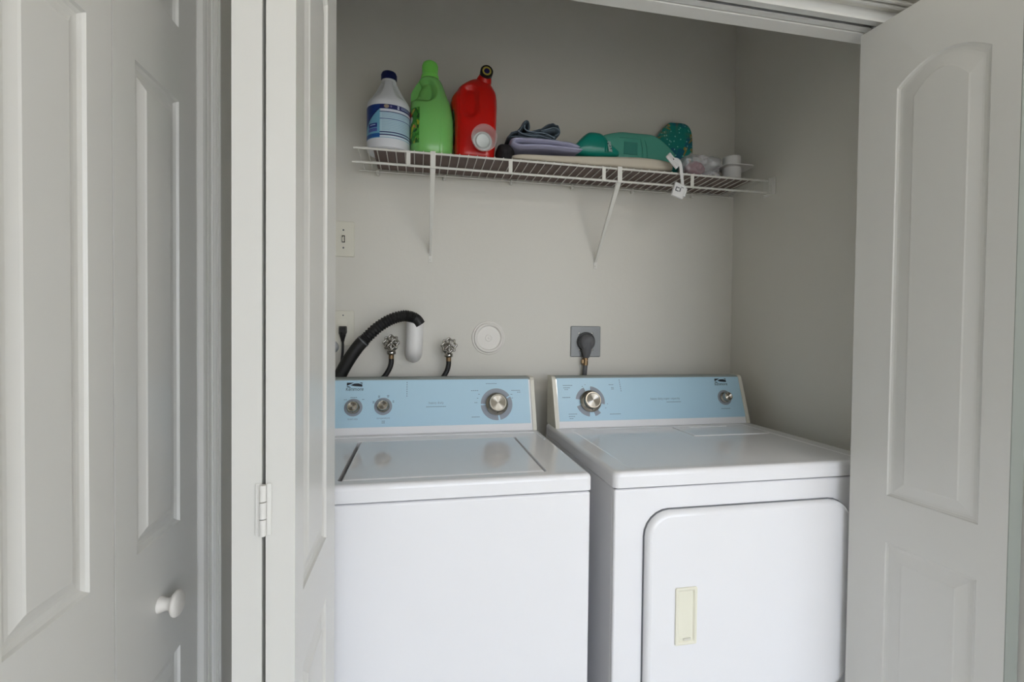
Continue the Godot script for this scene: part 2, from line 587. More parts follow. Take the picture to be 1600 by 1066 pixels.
	build("slot_lining", boxes([[Vector3(-0.71, -0.003, -0.0175), Vector3(0.715, 0, 0.0175)]]), M.track, tr)
	var pin := MB.new()
	pin.lathe([Vector2(0.0, -0.045), Vector2(0.005, -0.045), Vector2(0.005, -0.03), Vector2(0.0075, -0.03), Vector2(0.0075, -0.012), Vector2(0.0, -0.012)], Transform3D(Basis.IDENTITY, Vector3(0.655, 0.006, 0.0)), 14, [1, 2, 3, 4])
	build("guide_pin", pin, M.grey, tr)

func added_fill_lamp(at: Vector3) -> void:  # unseen lamp, added as weak fill to brighten machine tops and consoles
	var lamp := thing("added_fill_lamp", "unseen round white glass lamp added above the camera as fill light", "ceiling lamp", at)
	var pan := MB.new()
	pan.lathe([Vector2(0.0, -0.03), Vector2(0.13, -0.03), Vector2(0.165, -0.022), Vector2(0.17, 0.0), Vector2(0.0, 0.0)], Transform3D.IDENTITY, 40, [1, 3])
	build("pan", pan, M.trim, lamp)
	var shade := MB.new()
	shade.lathe([Vector2(0.0, -0.105), Vector2(0.06, -0.100), Vector2(0.115, -0.082), Vector2(0.145, -0.055), Vector2(0.15, -0.031)], Transform3D.IDENTITY, 40)
	var glow := paint(Color(0.95, 0.93, 0.88), 0.5)
	glow.emission_enabled = true
	glow.emission = Color(1.0, 0.96, 0.91)
	glow.emission_energy_multiplier = 0.15
	build("fill_lamp_shade", shade, glow, lamp)
	var light := OmniLight3D.new()
	light.name = "fill_light"
	light.position = Vector3(0, -0.17, 0)
	light.light_color = Color(1.0, 0.96, 0.91)
	light.light_energy = 0.04
	light.light_size = 0.12
	light.omni_range = 8.0
	light.omni_attenuation = 2.0
	light.shadow_enabled = true
	lamp.add_child(light)

func folding_doors() -> void:
	var arch := {"s0": 0.087, "s1": 0.258, "y0": 0.870, "y1": 1.780, "arch": 0.037}
	var low := {"s0": 0.087, "s1": 0.258, "y0": 0.10, "y1": 0.764, "arch": 0.0}
	var arch_m := {"s0": 0.045, "s1": 0.216, "y0": 0.870, "y1": 1.780, "arch": 0.037}
	var low_m := {"s0": 0.045, "s1": 0.216, "y0": 0.10, "y1": 0.764, "arch": 0.0}
	var w := 0.303
	var t := 0.035
	# right pair, folded out into the room
	var right := thing("door_1", "white moulded folding door with arched panel, folded out right of the dryer", "door", Vector3.ZERO, "", "structure")
	var f := deg_to_rad(4.5)
	var bx := Vector3(sin(f), 0, cos(f))
	leaf(right, w, 0.015, 1.945, t, [low, arch], M.door, Transform3D(Basis(bx, Vector3.UP, bx.cross(Vector3.UP)), Vector3(1.035, 0, 0.745)), 1.0, 0.62)
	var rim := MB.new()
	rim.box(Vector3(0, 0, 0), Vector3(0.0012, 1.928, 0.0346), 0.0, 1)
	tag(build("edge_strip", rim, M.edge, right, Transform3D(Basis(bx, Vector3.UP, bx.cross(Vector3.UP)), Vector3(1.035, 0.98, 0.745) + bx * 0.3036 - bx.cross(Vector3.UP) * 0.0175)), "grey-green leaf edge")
	var g := deg_to_rad(1.0)
	var cx := Vector3(-sin(g), 0, -cos(g))
	leaf(right, w, 0.015, 1.945, t, [low_m, arch_m], M.door, Transform3D(Basis(cx, Vector3.UP, cx.cross(Vector3.UP)), Vector3(1.135, 0, 1.052)))
	# left pair
	var left := thing("door_2", "white folding door pair folded edge-on left of the washer, hinge showing", "door", Vector3.ZERO, "", "structure")
	var lx := Vector3(0, 0, -1)
	leaf(left, w, 0.015, 1.945, t, [low_m, arch_m], M.door, Transform3D(Basis(lx, Vector3.UP, lx.cross(Vector3.UP)), Vector3(-0.152, 0, 1.068)))
	var kx := Vector3(0, 0, 1)
	leaf(left, w, 0.015, 1.945, t, [low, arch], M.door, Transform3D(Basis(kx, Vector3.UP, kx.cross(Vector3.UP)), Vector3(-0.2265, 0, 0.765)))
	var hz := 1.0695
	var hinge := MB.new()
	hinge.box(Vector3(-0.1825, 1.002, hz), Vector3(0.006, 0.066, 0.002), 0.0008, 1)
	hinge.box(Vector3(-0.1955, 1.002, hz), Vector3(0.006, 0.066, 0.002), 0.0008, 1)
	var hg := build("hinge", hinge, M.trim, left)
	for k in 3:
		var kn := MB.new()
		kn.lathe([Vector2(0, 0), Vector2(0.0042, 0), Vector2(0.0042, 0.0205), Vector2(0, 0.0205)], Transform3D(Basis.IDENTITY, Vector3(-0.189, 0.9695 + k * 0.0218, hz + 0.003)), 12, [1, 2])
		build("knuckle", kn, M.trim, hg)
	# hall door of two leaves, along the left wall
	var hall := thing("door_3", "white six-panel folding door with round knob along the left wall", "door", Vector3.ZERO, "", "structure")
	var far := []; var near := []
	for q in [[0.10, 0.742], [0.935, 1.572], [1.682, 1.86]]:
		far.append({"s0": 0.045, "s1": 0.160, "y0": q[0], "y1": q[1], "arch": 0.0 if q[0] > 0.9 else 0.0})
		near.append({"s0": 0.085, "s1": 0.200, "y0": q[0], "y1": q[1], "arch": 0.0})
	leaf(hall, 0.2435, 0.015, 2.03, t, far, M.door, Transform3D(Basis(lx, Vector3.UP, Vector3.RIGHT), Vector3(-0.355, 0, 1.066)), 0.75)
	leaf(hall, 0.2435, 0.015, 2.03, t, near, M.door, Transform3D(Basis(lx, Vector3.UP, Vector3.RIGHT), Vector3(-0.355, 0, 1.3125)), 0.75)
	var knob := MB.new()
	knob.lathe([Vector2(0.0, 0.0), Vector2(0.0115, 0.0), Vector2(0.0115, 0.002), Vector2(0.0095, 0.006), Vector2(0.0085, 0.011), Vector2(0.0095, 0.0155), Vector2(0.0145, 0.0175), Vector2(0.0178, 0.020), Vector2(0.0182, 0.0225), Vector2(0.0165, 0.026), Vector2(0.010, 0.0285), Vector2(0.0, 0.029)], Transform3D(Basis(Vector3.BACK, Vector3.RIGHT, Vector3.UP), Vector3(-0.355, 0.838, 0.966)), 32, [1])
	build("knob", knob, M.cover, hall)

# ---------------------------------------------------------------- washer and dryer
func dial(root: Node3D, at: Vector3, basis: Basis, r_skirt: float, r_base: float, r_cap: float, high: float, gaps: Array) -> void:
	# printed ring: arcs of a thin disc on the panel
	var ring := MB.new()
	var cuts := gaps.duplicate()
	if cuts.is_empty():
		cuts = [[0.0, 0.0]]
	for i in cuts.size():
		var a0: float = cuts[i][1]
		var a1: float = cuts[(i + 1) % cuts.size()][0]
		if a1 <= a0: a1 += 360.0
		var poly := PackedVector2Array()
		var n := int((a1 - a0) / 6) + 2
		for k in n + 1:
			var a := deg_to_rad(lerpf(a0, a1, float(k) / n))
			poly.append(Vector2(cos(a), sin(a)) * r_skirt)
		for k in n + 1:
			var a := deg_to_rad(lerpf(a1, a0, float(k) / n))
			poly.append(Vector2(cos(a), sin(a)) * r_base * 0.8)
		for k in n:
			var m := 2 * n + 1
			ring.prism(PackedVector2Array([poly[k], poly[k + 1], poly[m - k - 1], poly[m - k]]), 0.0, 0.0006, Transform3D(basis, at))
	build("dial_ring", ring, M.skirt, root)
	var body := MB.new()
	var xf := Transform3D(basis * Basis(Vector3(1, 0, 0), Vector3(0, 0, 1), Vector3(0, -1, 0)), at)
	body.lathe([Vector2(0, 0.0008), Vector2(r_base, 0.0008), Vector2(r_base, high * 0.22), Vector2(r_base * 0.96, high * 0.30), Vector2(r_cap * 1.05, high * 0.42), Vector2(r_cap * 1.02, high * 0.5), Vector2(r_cap, high * 0.94), Vector2(r_cap * 0.96, high), Vector2(r_cap * 0.86, high)], xf, 40, [1, 2, 4, 6, 7])
	var face := [Vector2(r_cap * 0.86, high), Vector2(r_cap * 0.83, high - 0.0010)]
	var marks := [1]
	for k in 12:                                      # turned rings on the face
		face.append(Vector2(r_cap * (0.83 - 0.068 * (k + 0.5)), high - 0.0010 + 0.00028))
		marks.append(face.size() - 1)
		face.append(Vector2(r_cap * (0.83 - 0.068 * (k + 1.0)), high - 0.0010))
		marks.append(face.size() - 1)
	face.append(Vector2(0.0, high - 0.0010))
	body.lathe(face, xf, 48, marks)
	var d := build("dial", body, M.steel, root)
	var mark := MB.new()
	mark.box(Vector3(0, -r_base * 0.78, high * 0.40), Vector3(0.0022, r_base * 0.16, 0.002), 0.0004, 1, Transform3D(basis, at))
	build("pointer", mark, M.ink, d)

func console(root: Node3D, x0: float, x1: float, zf: float) -> Transform3D:
	# sloping control console on the top panel; returns the plane of its front
	var y0 := 0.9145
	var con := MB.new()
	var top := 1.0745
	var zt := zf - 0.053
	var side := PackedVector2Array([Vector2(-0.115, y0), Vector2(-zf, y0)])     # x = -z so that the outline runs counter-clockwise
	side = PackedVector2Array([Vector2(-zf + 0.0005, y0), Vector2(-0.115, y0), Vector2(-0.115, top + 0.0045), Vector2(-zt + 0.012, top + 0.0045), Vector2(-zt + 0.004, top + 0.0025), Vector2(-zt, top - 0.003)])
	con.prism(side, x0 + 0.012, x1 - 0.012, Transform3D(Basis(Vector3(0, 0, -1), Vector3(0, 1, 0), Vector3(1, 0, 0)), Vector3.ZERO))
	var c := build("console", con, M.enamel, root)
	var lidtop := MB.new()
	lidtop.prism(PackedVector2Array([Vector2(-zt + 0.0005, top - 0.0030), Vector2(-0.1145, top - 0.003), Vector2(-0.1145, top + 0.0052), Vector2(-zt + 0.012, top + 0.0052), Vector2(-zt + 0.004, top + 0.0032), Vector2(-zt + 0.0002, top - 0.0008)]), x0 + 0.0121, x1 - 0.0121, Transform3D(Basis(Vector3(0, 0, -1), Vector3(0, 1, 0), Vector3(1, 0, 0)), Vector3.ZERO))
	build("console_top", lidtop, M.console_top, c)
	var cap := MB.new()
	var big := PackedVector2Array([Vector2(-zf - 0.004, y0), Vector2(-0.113, y0), Vector2(-0.113, top + 0.006), Vector2(-zt + 0.010, top + 0.006), Vector2(-zt + 0.001, top + 0.0035), Vector2(-zt - 0.004, top - 0.004)])
	for e in [[x0, x0 + 0.0125], [x1 - 0.0125, x1]]:
		var m := MB.new()
		m.prism(big, e[0], e[1], Transform3D(Basis(Vector3(0, 0, -1), Vector3(0, 1, 0), Vector3(1, 0, 0)), Vector3.ZERO))
		build("end_cap", m, M.ivory, c)
	var up := Vector3(0, top - 0.003 - y0, zt - zf).normalized()
	var nor := Vector3.RIGHT.cross(up)
	return Transform3D(Basis(Vector3.RIGHT, up, nor), Vector3(0, y0, zf))

func panel_prints(c: Node3D, pl: Transform3D, rows: Array) -> void:
	var b := MB.new()
	for r in rows:      # x, slope height, length, line height
		var parts := maxi(1, int(r[2] / 0.005))
		for k in parts:
			var l: float = r[2] / parts
			b.box(Vector3(r[0] - r[2] / 2 + (k + 0.5) * l, r[1], 0.0011), Vector3(l * 0.78, r[3], 0.0003), 0.0, 1, pl)
	tag(build("printed_marks", b, M.print, c), "", "", "", "stuff")

func logo(c: Node3D, pl: Transform3D, x: float, s: float, w: float) -> void:
	var b := MB.new()
	var xf := pl * Transform3D(Basis.from_scale(Vector3(w, w, 1)), Vector3(x, s, 0.0009))
	# dark block broken by the light swoosh of the emblem
	b.prism(PackedVector2Array([Vector2(-0.5, 0.26), Vector2(-0.5, 0.05), Vector2(-0.24, 0.17), Vector2(-0.05, 0.26)]), 0, 0.0005, xf)
	b.prism(PackedVector2Array([Vector2(-0.26, 0.09), Vector2(0.0, 0.02), Vector2(0.5, -0.02), Vector2(0.5, 0.13), Vector2(0.25, 0.21), Vector2(-0.02, 0.2)]), 0, 0.0005, xf)
	b.prism(PackedVector2Array([Vector2(0.3, 0.26), Vector2(0.5, 0.17), Vector2(0.5, 0.26)]), 0, 0.0005, xf)
	b.prism(PackedVector2Array([Vector2(-0.5, 0.02), Vector2(-0.5, -0.02), Vector2(-0.2, -0.1), Vector2(-0.34, 0.0)]), 0, 0.0005, xf)
	build("emblem", b, M.ink, c)
	words("lettering", "Kenmore", w * 0.21, M.ink, c, pl * Transform3D(Basis.IDENTITY, Vector3(x + w * 0.02, s - w * 0.19, 0.001)))

func washer() -> void:
	var x0 := -0.2995; var x1 := 0.3865
	var root := thing("washing_machine", "white top-loading washing machine with blue control strip and three silver dials", "washing machine", Vector3.ZERO)
	build("cabinet", boxes([[Vector3(x0 + 0.002, 0.02, 0.115), Vector3(x1 - 0.002, 0.8735, 0.7075)]], 0.006, 3), M.enamel, root)
	build("base", boxes([[Vector3(x0 + 0.02, 0.0, 0.14), Vector3(x1 - 0.02, 0.02, 0.69)]]), M.dark, root)
	# top panel: a rounded tray with an opening for the lid
	var lx0 := -0.155; var lx1 := 0.287; var lz0 := 0.318; var lz1 := 0.672
	var b := MB.new()
	var rows := []
	var xf := Transform3D(Basis(Vector3(1, 0, 0), Vector3(0, 0, -1), Vector3(0, 1, 0)), Vector3.ZERO)   # local xy -> x, -z; local z -> y
	for e in [[0.0, 0.8775, 0.010], [0.0, 0.9030, 0.010], [0.0, 0.9035, 0.010], [0.0008, 0.9075, 0.010], [0.0028, 0.9112, 0.009], [0.006, 0.9134, 0.008], [0.010, 0.914, 0.006], [0.0115, 0.914, 0.006]]:
		rows.append(rrect(x0 + e[0], x1 - e[0], -0.7105 + e[0], -0.115 - e[0], e[2], e[1]))
	rows.append(rrect(lx0 - 0.0075, lx1 + 0.0055, -lz1 - 0.0055, -lz0 + 0.0055, 0.008, 0.914))
	rows.append(rrect(lx0 - 0.007, lx1 + 0.005, -lz1 - 0.005, -lz0 + 0.005, 0.008, 0.914))
	for e in [[0.0058, 0.9132], [0.005, 0.911], [0.005, 0.79]]:
		rows.append(rrect(lx0 - e[0] - 0.0016, lx1 + e[0] - 0.0015, -lz1 - e[0] + 0.0018, -lz0 + e[0] - 0.0018, 0.007, e[1]))
	for i in rows.size():
		var r: PackedVector3Array = rows[i]
		for j in r.size(): r[j] = xf * r[j]
		rows[i] = r
	b.sheet(rows, true, [7, 9])
	b.fan(Array(rows[0]), true)
	var well: Array = Array(rows[-1])
	build("top_panel", b, M.enamel, root)
	var wl := MB.new()
	wl.fan(well)
	build("lid_well", wl, M.enamel, root)
	var lid := MB.new()
	slab(lid, lx0 + 0.0015, lx1, -lz1 + 0.0006, -lz0, 0.005, 0.8915, 0.9143, 0.004, xf)
	build("lid", lid, M.enamel, root)
	# raised bead behind the lid
	var bead := MB.new()
	var bp := smooth_path([Vector3(-0.282, 0.9138, 0.36), Vector3(-0.279, 0.9138, 0.30), Vector3(-0.255, 0.9138, 0.272), Vector3(-0.20, 0.9138, 0.264), Vector3(0.0, 0.9138, 0.262), Vector3(0.25, 0.9138, 0.262), Vector3(0.345, 0.9138, 0.264), Vector3(0.366, 0.9138, 0.28), Vector3(0.370, 0.9138, 0.36)], 6)
	bead.tube(bp, 0.0026, 8)
	build("bead", bead, M.enamel, root)
	var pl := console(root, x0 + 0.010, x1 - 0.006, 0.228)
	var c: Node3D = root.get_node("console")
	var strip := MB.new()
	strip.box(Vector3(0.0425, 0.0955, 0.0), Vector3(0.640, 0.146, 0.0014), 0.0005, 1, pl)
	build("control_panel", strip, M.blue, c)
	dial(root, pl * Vector3(-0.189, 0.0835, 0.0008), pl.basis, 0.0268, 0.0200, 0.0150, 0.025, [])
	dial(root, pl * Vector3(-0.101, 0.0855, 0.0008), pl.basis, 0.0268, 0.0200, 0.0150, 0.025, [])
	dial(root, pl * Vector3(0.2530, 0.0858, 0.0008), pl.basis, 0.0515, 0.0365, 0.0275, 0.031, [[28, 33], [178, 183], [275, 282]])
	logo(c, pl, -0.188, 0.149, 0.046)
	words("lettering", "heavy duty", 0.0072, M.print, c, pl * Transform3D(Basis.IDENTITY, Vector3(0.060, 0.0935, 0.0009)))
	words("lettering", "load size", 0.0056, M.print, c, pl * Transform3D(Basis.IDENTITY, Vector3(-0.1894, 0.0485, 0.0009)))
	words("lettering", "temperature", 0.0052, M.print, c, pl * Transform3D(Basis.IDENTITY, Vector3(-0.1000, 0.0495, 0.0009)))
	panel_prints(c, pl, [[-0.189, 0.1145, 0.020, 0.0022], [-0.213, 0.108, 0.010, 0.002], [-0.161, 0.108, 0.009, 0.002],
		[-0.130, 0.101, 0.007, 0.0024], [-0.130, 0.097, 0.007, 0.0024], [-0.114, 0.118, 0.007, 0.0024], [-0.114, 0.114, 0.007, 0.0024], [-0.087, 0.119, 0.009, 0.0024], [-0.087, 0.115, 0.007, 0.0024], [-0.071, 0.102, 0.006, 0.0024], [-0.071, 0.098, 0.006, 0.0024],
		[-0.0995, 0.040, 0.010, 0.0024], [-0.0995, 0.035, 0.010, 0.0024], [0.060, 0.0815, 0.062, 0.0022],
		[0.238, 0.1535, 0.036, 0.0022], [0.183, 0.131, 0.024, 0.0022], [0.197, 0.119, 0.006, 0.002], [0.192, 0.106, 0.006, 0.002], [0.186, 0.092, 0.010, 0.002], [0.318, 0.130, 0.030, 0.0022], [0.328, 0.124, 0.012, 0.0022], [0.303, 0.117, 0.008, 0.002], [0.305, 0.105, 0.006, 0.002], [0.184, 0.046, 0.026, 0.0022]])
	var dots := MB.new()
	for k in 7:
		dots.box(Vector3(-0.030, 0.160 - k * 0.0072, 0.0011), Vector3(0.0022, 0.0042, 0.0003), 0.0, 1, pl)
	tag(build("printed_column", dots, M.print, c), "", "", "", "stuff")

func dryer() -> void:
	var x0 := 0.440; var x1 := 1.174
	var root := thing("clothes_dryer", "white front-loading clothes dryer with blue control strip and round-cornered door", "dryer", Vector3.ZERO)
	build("cabinet", boxes([[Vector3(x0 + 0.003, 0.02, 0.115), Vector3(x1 - 0.003, 0.8735, 0.690)]], 0.003, 2), M.side, root)
	build("base", boxes([[Vector3(x0 + 0.02, 0.0, 0.14), Vector3(x1 - 0.02, 0.02, 0.68)]]), M.dark, root)
	build("front_panel", boxes([[Vector3(x0 + 0.002, 0.022, 0.6925), Vector3(x1 - 0.002, 0.8735, 0.7075)]], 0.005, 3), M.enamel, root)
	var xf := Transform3D(Basis(Vector3(1, 0, 0), Vector3(0, 0, -1), Vector3(0, 1, 0)), Vector3.ZERO)
	var b := MB.new()
	var rows := []
	for e in [[0.0, 0.8775, 0.014], [0.0, 0.9030, 0.014], [0.0, 0.9035, 0.014], [0.0008, 0.9075, 0.014], [0.0028, 0.9112, 0.013], [0.006, 0.9134, 0.012], [0.010, 0.914, 0.010], [0.0115, 0.914, 0.010]]:
		rows.append(rrect(x0 + e[0], x1 - e[0], -0.7105 + e[0], -0.115 - e[0], e[2], e[1]))
	rows.append(rrect(x0 + 0.05, x1 - 0.05, -0.685, -0.235, 0.01, 0.914))
	rows.append(rrect(x0 + 0.0505, x1 - 0.0505, -0.6845, -0.2355, 0.01, 0.914))
	rows.append(rrect(x0 + 0.056, x1 - 0.056, -0.680, -0.240, 0.01, 0.9128))
	rows.append(rrect(x0 + 0.0565, x1 - 0.0565, -0.6795, -0.2405, 0.01, 0.9128))
	for i in rows.size():
		var r: PackedVector3Array = rows[i]
		for j in r.size(): r[j] = xf * r[j]
		rows[i] = r
	b.sheet(rows, true, [7, 9])
	b.fan(Array(rows[-1]))
	b.fan(Array(rows[0]), true)
	build("top_panel", b, M.enamel, root)
	var lint := MB.new()
	slab(lint, 0.845, 1.112, -0.383, -0.245, 0.006, 0.9125, 0.9155, 0.002, xf)
	var ll := build("lint_screen_lid", lint, M.enamel, root)
	var grip := MB.new()
	slab(grip, 0.90, 1.04, -0.268, -0.254, 0.006, 0.9154, 0.9175, 0.0015, xf)
	build("grip", grip, M.enamel, ll)
	# door with a dark seal line round it and an ivory hand recess
	var seal := MB.new()
	slab(seal, 0.5125, 1.0705, 0.352, 0.8245, 0.062, 0.7070, 0.7105, 0.002)
	build("door_seal", seal, M.gasket, root)
	var dr := MB.new()
	slab(dr, 0.515, 1.068, 0.355, 0.822, 0.060, 0.7105, 0.7265, 0.012)
	var door := build("door", dr, M.enamel, root)
	var hd := MB.new()
	var hr := []
	for e in [[0.0, 0.7262, 0.003], [0.0, 0.7295, 0.003], [0.001, 0.7305, 0.003], [0.004, 0.7305, 0.003], [0.006, 0.7300, 0.003], [0.009, 0.7268, 0.003], [0.0095, 0.7268, 0.003]]:
		hr.append(rrect(0.586 + e[0], 0.640 - e[0], 0.512 + e[0], 0.645 - e[0], e[2], e[1]))
	hd.sheet(hr, true, [1, 3, 4, 5])
	hd.fan(Array(hr[-1]))
	var h := build("handle", hd, M.cream, door)
	tag(h, "ivory recessed hand grip")
	build("latch", boxes([[Vector3(0.607, 0.5215, 0.7266), Vector3(0.626, 0.5265, 0.7295)]], 0.001, 1), M.ivory, h)
	var pl := console(root, x0 + 0.0065, x1 - 0.0090, 0.217)
	var c: Node3D = root.get_node("console")
	var strip := MB.new()
	strip.box(Vector3((x0 + x1) / 2 + 0.001, 0.0955, 0.0), Vector3(0.690, 0.146, 0.0014), 0.0005, 1, pl)
	build("control_panel", strip, M.blue, c)
	dial(root, pl * Vector3(0.5755, 0.0875, 0.0008), pl.basis, 0.0515, 0.0370, 0.0275, 0.031, [[85, 112], [170, 198], [262, 285], [310, 348]])
	dial(root, pl * Vector3(1.0835, 0.0925, 0.0008), pl.basis, 0.0268, 0.0200, 0.0150, 0.025, [])
	logo(c, pl, 1.078, 0.150, 0.045)
	words("lettering", "heavy duty super capacity", 0.0072, M.print, c, pl * Transform3D(Basis.IDENTITY, Vector3(0.851, 0.0925, 0.0009)))
	panel_prints(c, pl, [[0.882, 0.0805, 0.055, 0.0022], [1.0802, 0.053, 0.036, 0.0022], [0.500, 0.143, 0.034, 0.0026], [0.496, 0.135, 0.024, 0.0026], [0.494, 0.129, 0.014, 0.002],
		[0.492, 0.102, 0.028, 0.0026], [0.510, 0.046, 0.030, 0.0022], [0.506, 0.038, 0.022, 0.0022], [0.504, 0.031, 0.014, 0.002], [0.660, 0.043, 0.040, 0.0022], [0.656, 0.144, 0.018, 0.0022], [0.660, 0.134, 0.010, 0.0022], [0.660, 0.129, 0.010, 0.0022], [0.552, 0.139, 0.006, 0.002], [0.562, 0.145, 0.004, 0.002], [0.636, 0.078, 0.004, 0.002], [0.628, 0.064, 0.005, 0.002]])
	var dots := MB.new()
	for k in 6:
		dots.box(Vector3(0.688 + k * 0.0005, 0.160 - k * 0.0075, 0.0011), Vector3(0.0022, 0.0046, 0.0003), 0.0, 1, pl)
	tag(build("printed_column", dots, M.print, c), "", "", "", "stuff")

# ---------------------------------------------------------------- things on the back wall
func wall_plate(root: Node3D, w: float, h: float, mat: Material) -> void:
	var b := MB.new()
	slab(b, -w / 2, w / 2, -h / 2, h / 2, 0.004, 0.0, 0.0055, 0.003)
	build("plate", b, mat, root)

func screw(root: Node3D, at: Vector3, mat: Material, r := 0.003) -> void:
	var b := MB.new()
	b.lathe([Vector2(r, 0), Vector2(r, 0.0008), Vector2(r * 0.6, 0.0016), Vector2(0, 0.0018)], Transform3D(Basis(Vector3(1, 0, 0), Vector3(0, 0, 1), Vector3(0, -1, 0)), at), 10)
	build("screw", b, mat, root)

func wall_fittings() -> void:
	var face := Basis(Vector3(1, 0, 0), Vector3(0, 0, 1), Vector3(0, -1, 0))     # turns a lathe's axis towards the room
	var sw := thing("light_switch", "white wall plate with toggle light switch beside the left folding door", "switch", Vector3(-0.248, 1.5395, 0.0))
	wall_plate(sw, 0.072, 0.120, M.ivory)
	build("toggle", boxes([[Vector3(-0.005, -0.012, 0.0055), Vector3(0.005, 0.012, 0.0062)]]), M.dark, sw)
	var tg := MB.new()
	tg.box(Vector3.ZERO, Vector3(0.0065, 0.015, 0.012), 0.0015, 2, Transform3D(Basis(Vector3.RIGHT, 0.5), Vector3(0.0, -0.001, 0.0105)))
	build("toggle_lever", tg, M.ivory, sw)
	screw(sw, Vector3(0, 0.030, 0.0055), M.gasket); screw(sw, Vector3(0, -0.030, 0.0055), M.gasket)

	var ou := thing("wall_outlet", "white outlet plate low on the wall behind the black washer plug", "outlet", Vector3(-0.248, 1.236, 0.0))
	wall_plate(ou, 0.072, 0.120, M.ivory)
	for s in [-1.0, 1.0]:
		var rc := MB.new()
		slab(rc, -0.017, 0.017, -0.014 + s * 0.0195, 0.014 + s * 0.0195, 0.010, 0.0055, 0.0070, 0.001)
		build("receptacle", rc, M.ivory, ou)
	screw(ou, Vector3(0, 0.0, 0.0055), M.gasket)
	screw(ou, Vector3(0, 0.044, 0.0055), M.gasket, 0.0025)
	var pg := thing("power_cord", "black plug and cord hanging from the small white outlet", "power cord", Vector3(-0.247, 1.2165, 0.0))
	var plug := MB.new()
	plug.sheet([rrect(-0.011, 0.011, 0.004, 0.024, 0.004, 0.0072), rrect(-0.0125, 0.0125, 0.002, 0.0265, 0.004, 0.009), rrect(-0.0125, 0.0125, -0.002, 0.0265, 0.004, 0.022), rrect(-0.010, 0.010, -0.002, 0.023, 0.004, 0.030)], true)
	plug.fan(Array(rrect(-0.010, 0.010, -0.002, 0.023, 0.004, 0.030)))
	plug.tube([Vector3(0, 0.008, 0.021), Vector3(0, -0.004, 0.020), Vector3(0, -0.016, 0.018), Vector3(0, -0.026, 0.017)], [0.011, 0.0105, 0.007, 0.0052], 14)
	build("plug", plug, M.black, pg)
	var cd := MB.new()
	cd.tube(smooth_path([Vector3(0, -0.022, 0.017), Vector3(0.0005, -0.05, 0.018), Vector3(-0.002, -0.085, 0.022), Vector3(-0.006, -0.14, 0.035), Vector3(-0.010, -0.22, 0.05)], 5), 0.0042, 10)
	build("cord", cd, M.black, pg)

	var cap := thing("round_fitting", "small round grey fitting on the wall, half hidden by the left door", "pipe fitting", Vector3(-0.283, 1.172, 0.0))
	var pc := MB.new()
	pc.lathe([Vector2(0.022, 0), Vector2(0.022, 0.012), Vector2(0.020, 0.015), Vector2(0.012, 0.017), Vector2(0, 0.0175)], Transform3D(face, Vector3.ZERO), 28, [1])
	build("cap", pc, M.grey, cap)
	var ce := MB.new()
	ce.lathe([Vector2(0.026, 0), Vector2(0.026, 0.003), Vector2(0.022, 0.004)], Transform3D(face, Vector3.ZERO), 28, [1])
	build("flange", ce, M.ivory, cap)

	# standpipe
	var sp := thing("standpipe", "white plastic standpipe rising from the wall with the black drain hose in it", "pipe", Vector3(-0.009, 1.15, 0.0))
	var pp := MB.new()
	pp.tube(smooth_path([Vector3(-0.003, -0.004, -0.02), Vector3(-0.003, -0.003, 0.005), Vector3(-0.002, 0.004, 0.028), Vector3(-0.001, 0.020, 0.042), Vector3(0.0, 0.045, 0.045), Vector3(0.002, 0.115, 0.046)], 6), 0.0285, 28, false)
	var inner := []
	for rr in [[0.0285, 0.115], [0.0255, 0.116], [0.0255, 0.08], [0.0, 0.08]]:
		inner.append(Vector2(rr[0], rr[1]))
	pp.lathe(inner, Transform3D(Basis.IDENTITY, Vector3(0.002, 0, 0.046)), 28, [1, 2])
	build("pipe", pp, M.pvc, sp)

	# drain hose
	var dh := thing("drain_hose", "thick black corrugated drain hose curving from washer into the white standpipe", "hose", Vector3(-0.1, 1.2, 0.08))
	var low := [Vector3(-0.275, 1.000, 0.080), Vector3(-0.254, 1.061, 0.085), Vector3(-0.227, 1.117, 0.088), Vector3(-0.194, 1.169, 0.09), Vector3(-0.170, 1.198, 0.09)]
	var off := Vector3(-0.1, 1.2, 0.08)
	var l2 := []
	for p in smooth_path(low, 6): l2.append(p - off)
	var slv := MB.new(); slv.tube(l2, 0.0205, 20)
	build("sleeve", slv, M.rubber, dh)
	var hi := [Vector3(-0.175, 1.192, 0.09), Vector3(-0.164, 1.204, 0.09), Vector3(-0.128, 1.239, 0.089), Vector3(-0.087, 1.266, 0.083), Vector3(-0.046, 1.2790, 0.076), Vector3(-0.020, 1.2765, 0.070), Vector3(-0.001, 1.267, 0.066), Vector3(0.010, 1.251, 0.064)]
	var h2 := []; var hr := []
	var dense := smooth_path(hi, 26)
	for i in dense.size():
		h2.append(dense[i] - off)
		var t := float(i) / dense.size()
		hr.append(0.0182 + (0.0017 * sin(i * TAU / 5.0) if t < 0.78 else 0.0))
	var cor := MB.new(); cor.tube(h2, hr, 20)
	build("corrugated_hose", cor, M.rubber, dh)
	var ring := MB.new()
	ring.tube([Vector3(-0.1745, 1.1925, 0.09) - off, Vector3(-0.1715, 1.1955, 0.09) - off], 0.0212, 20)
	build("clamp", ring, M.gasket, dh)

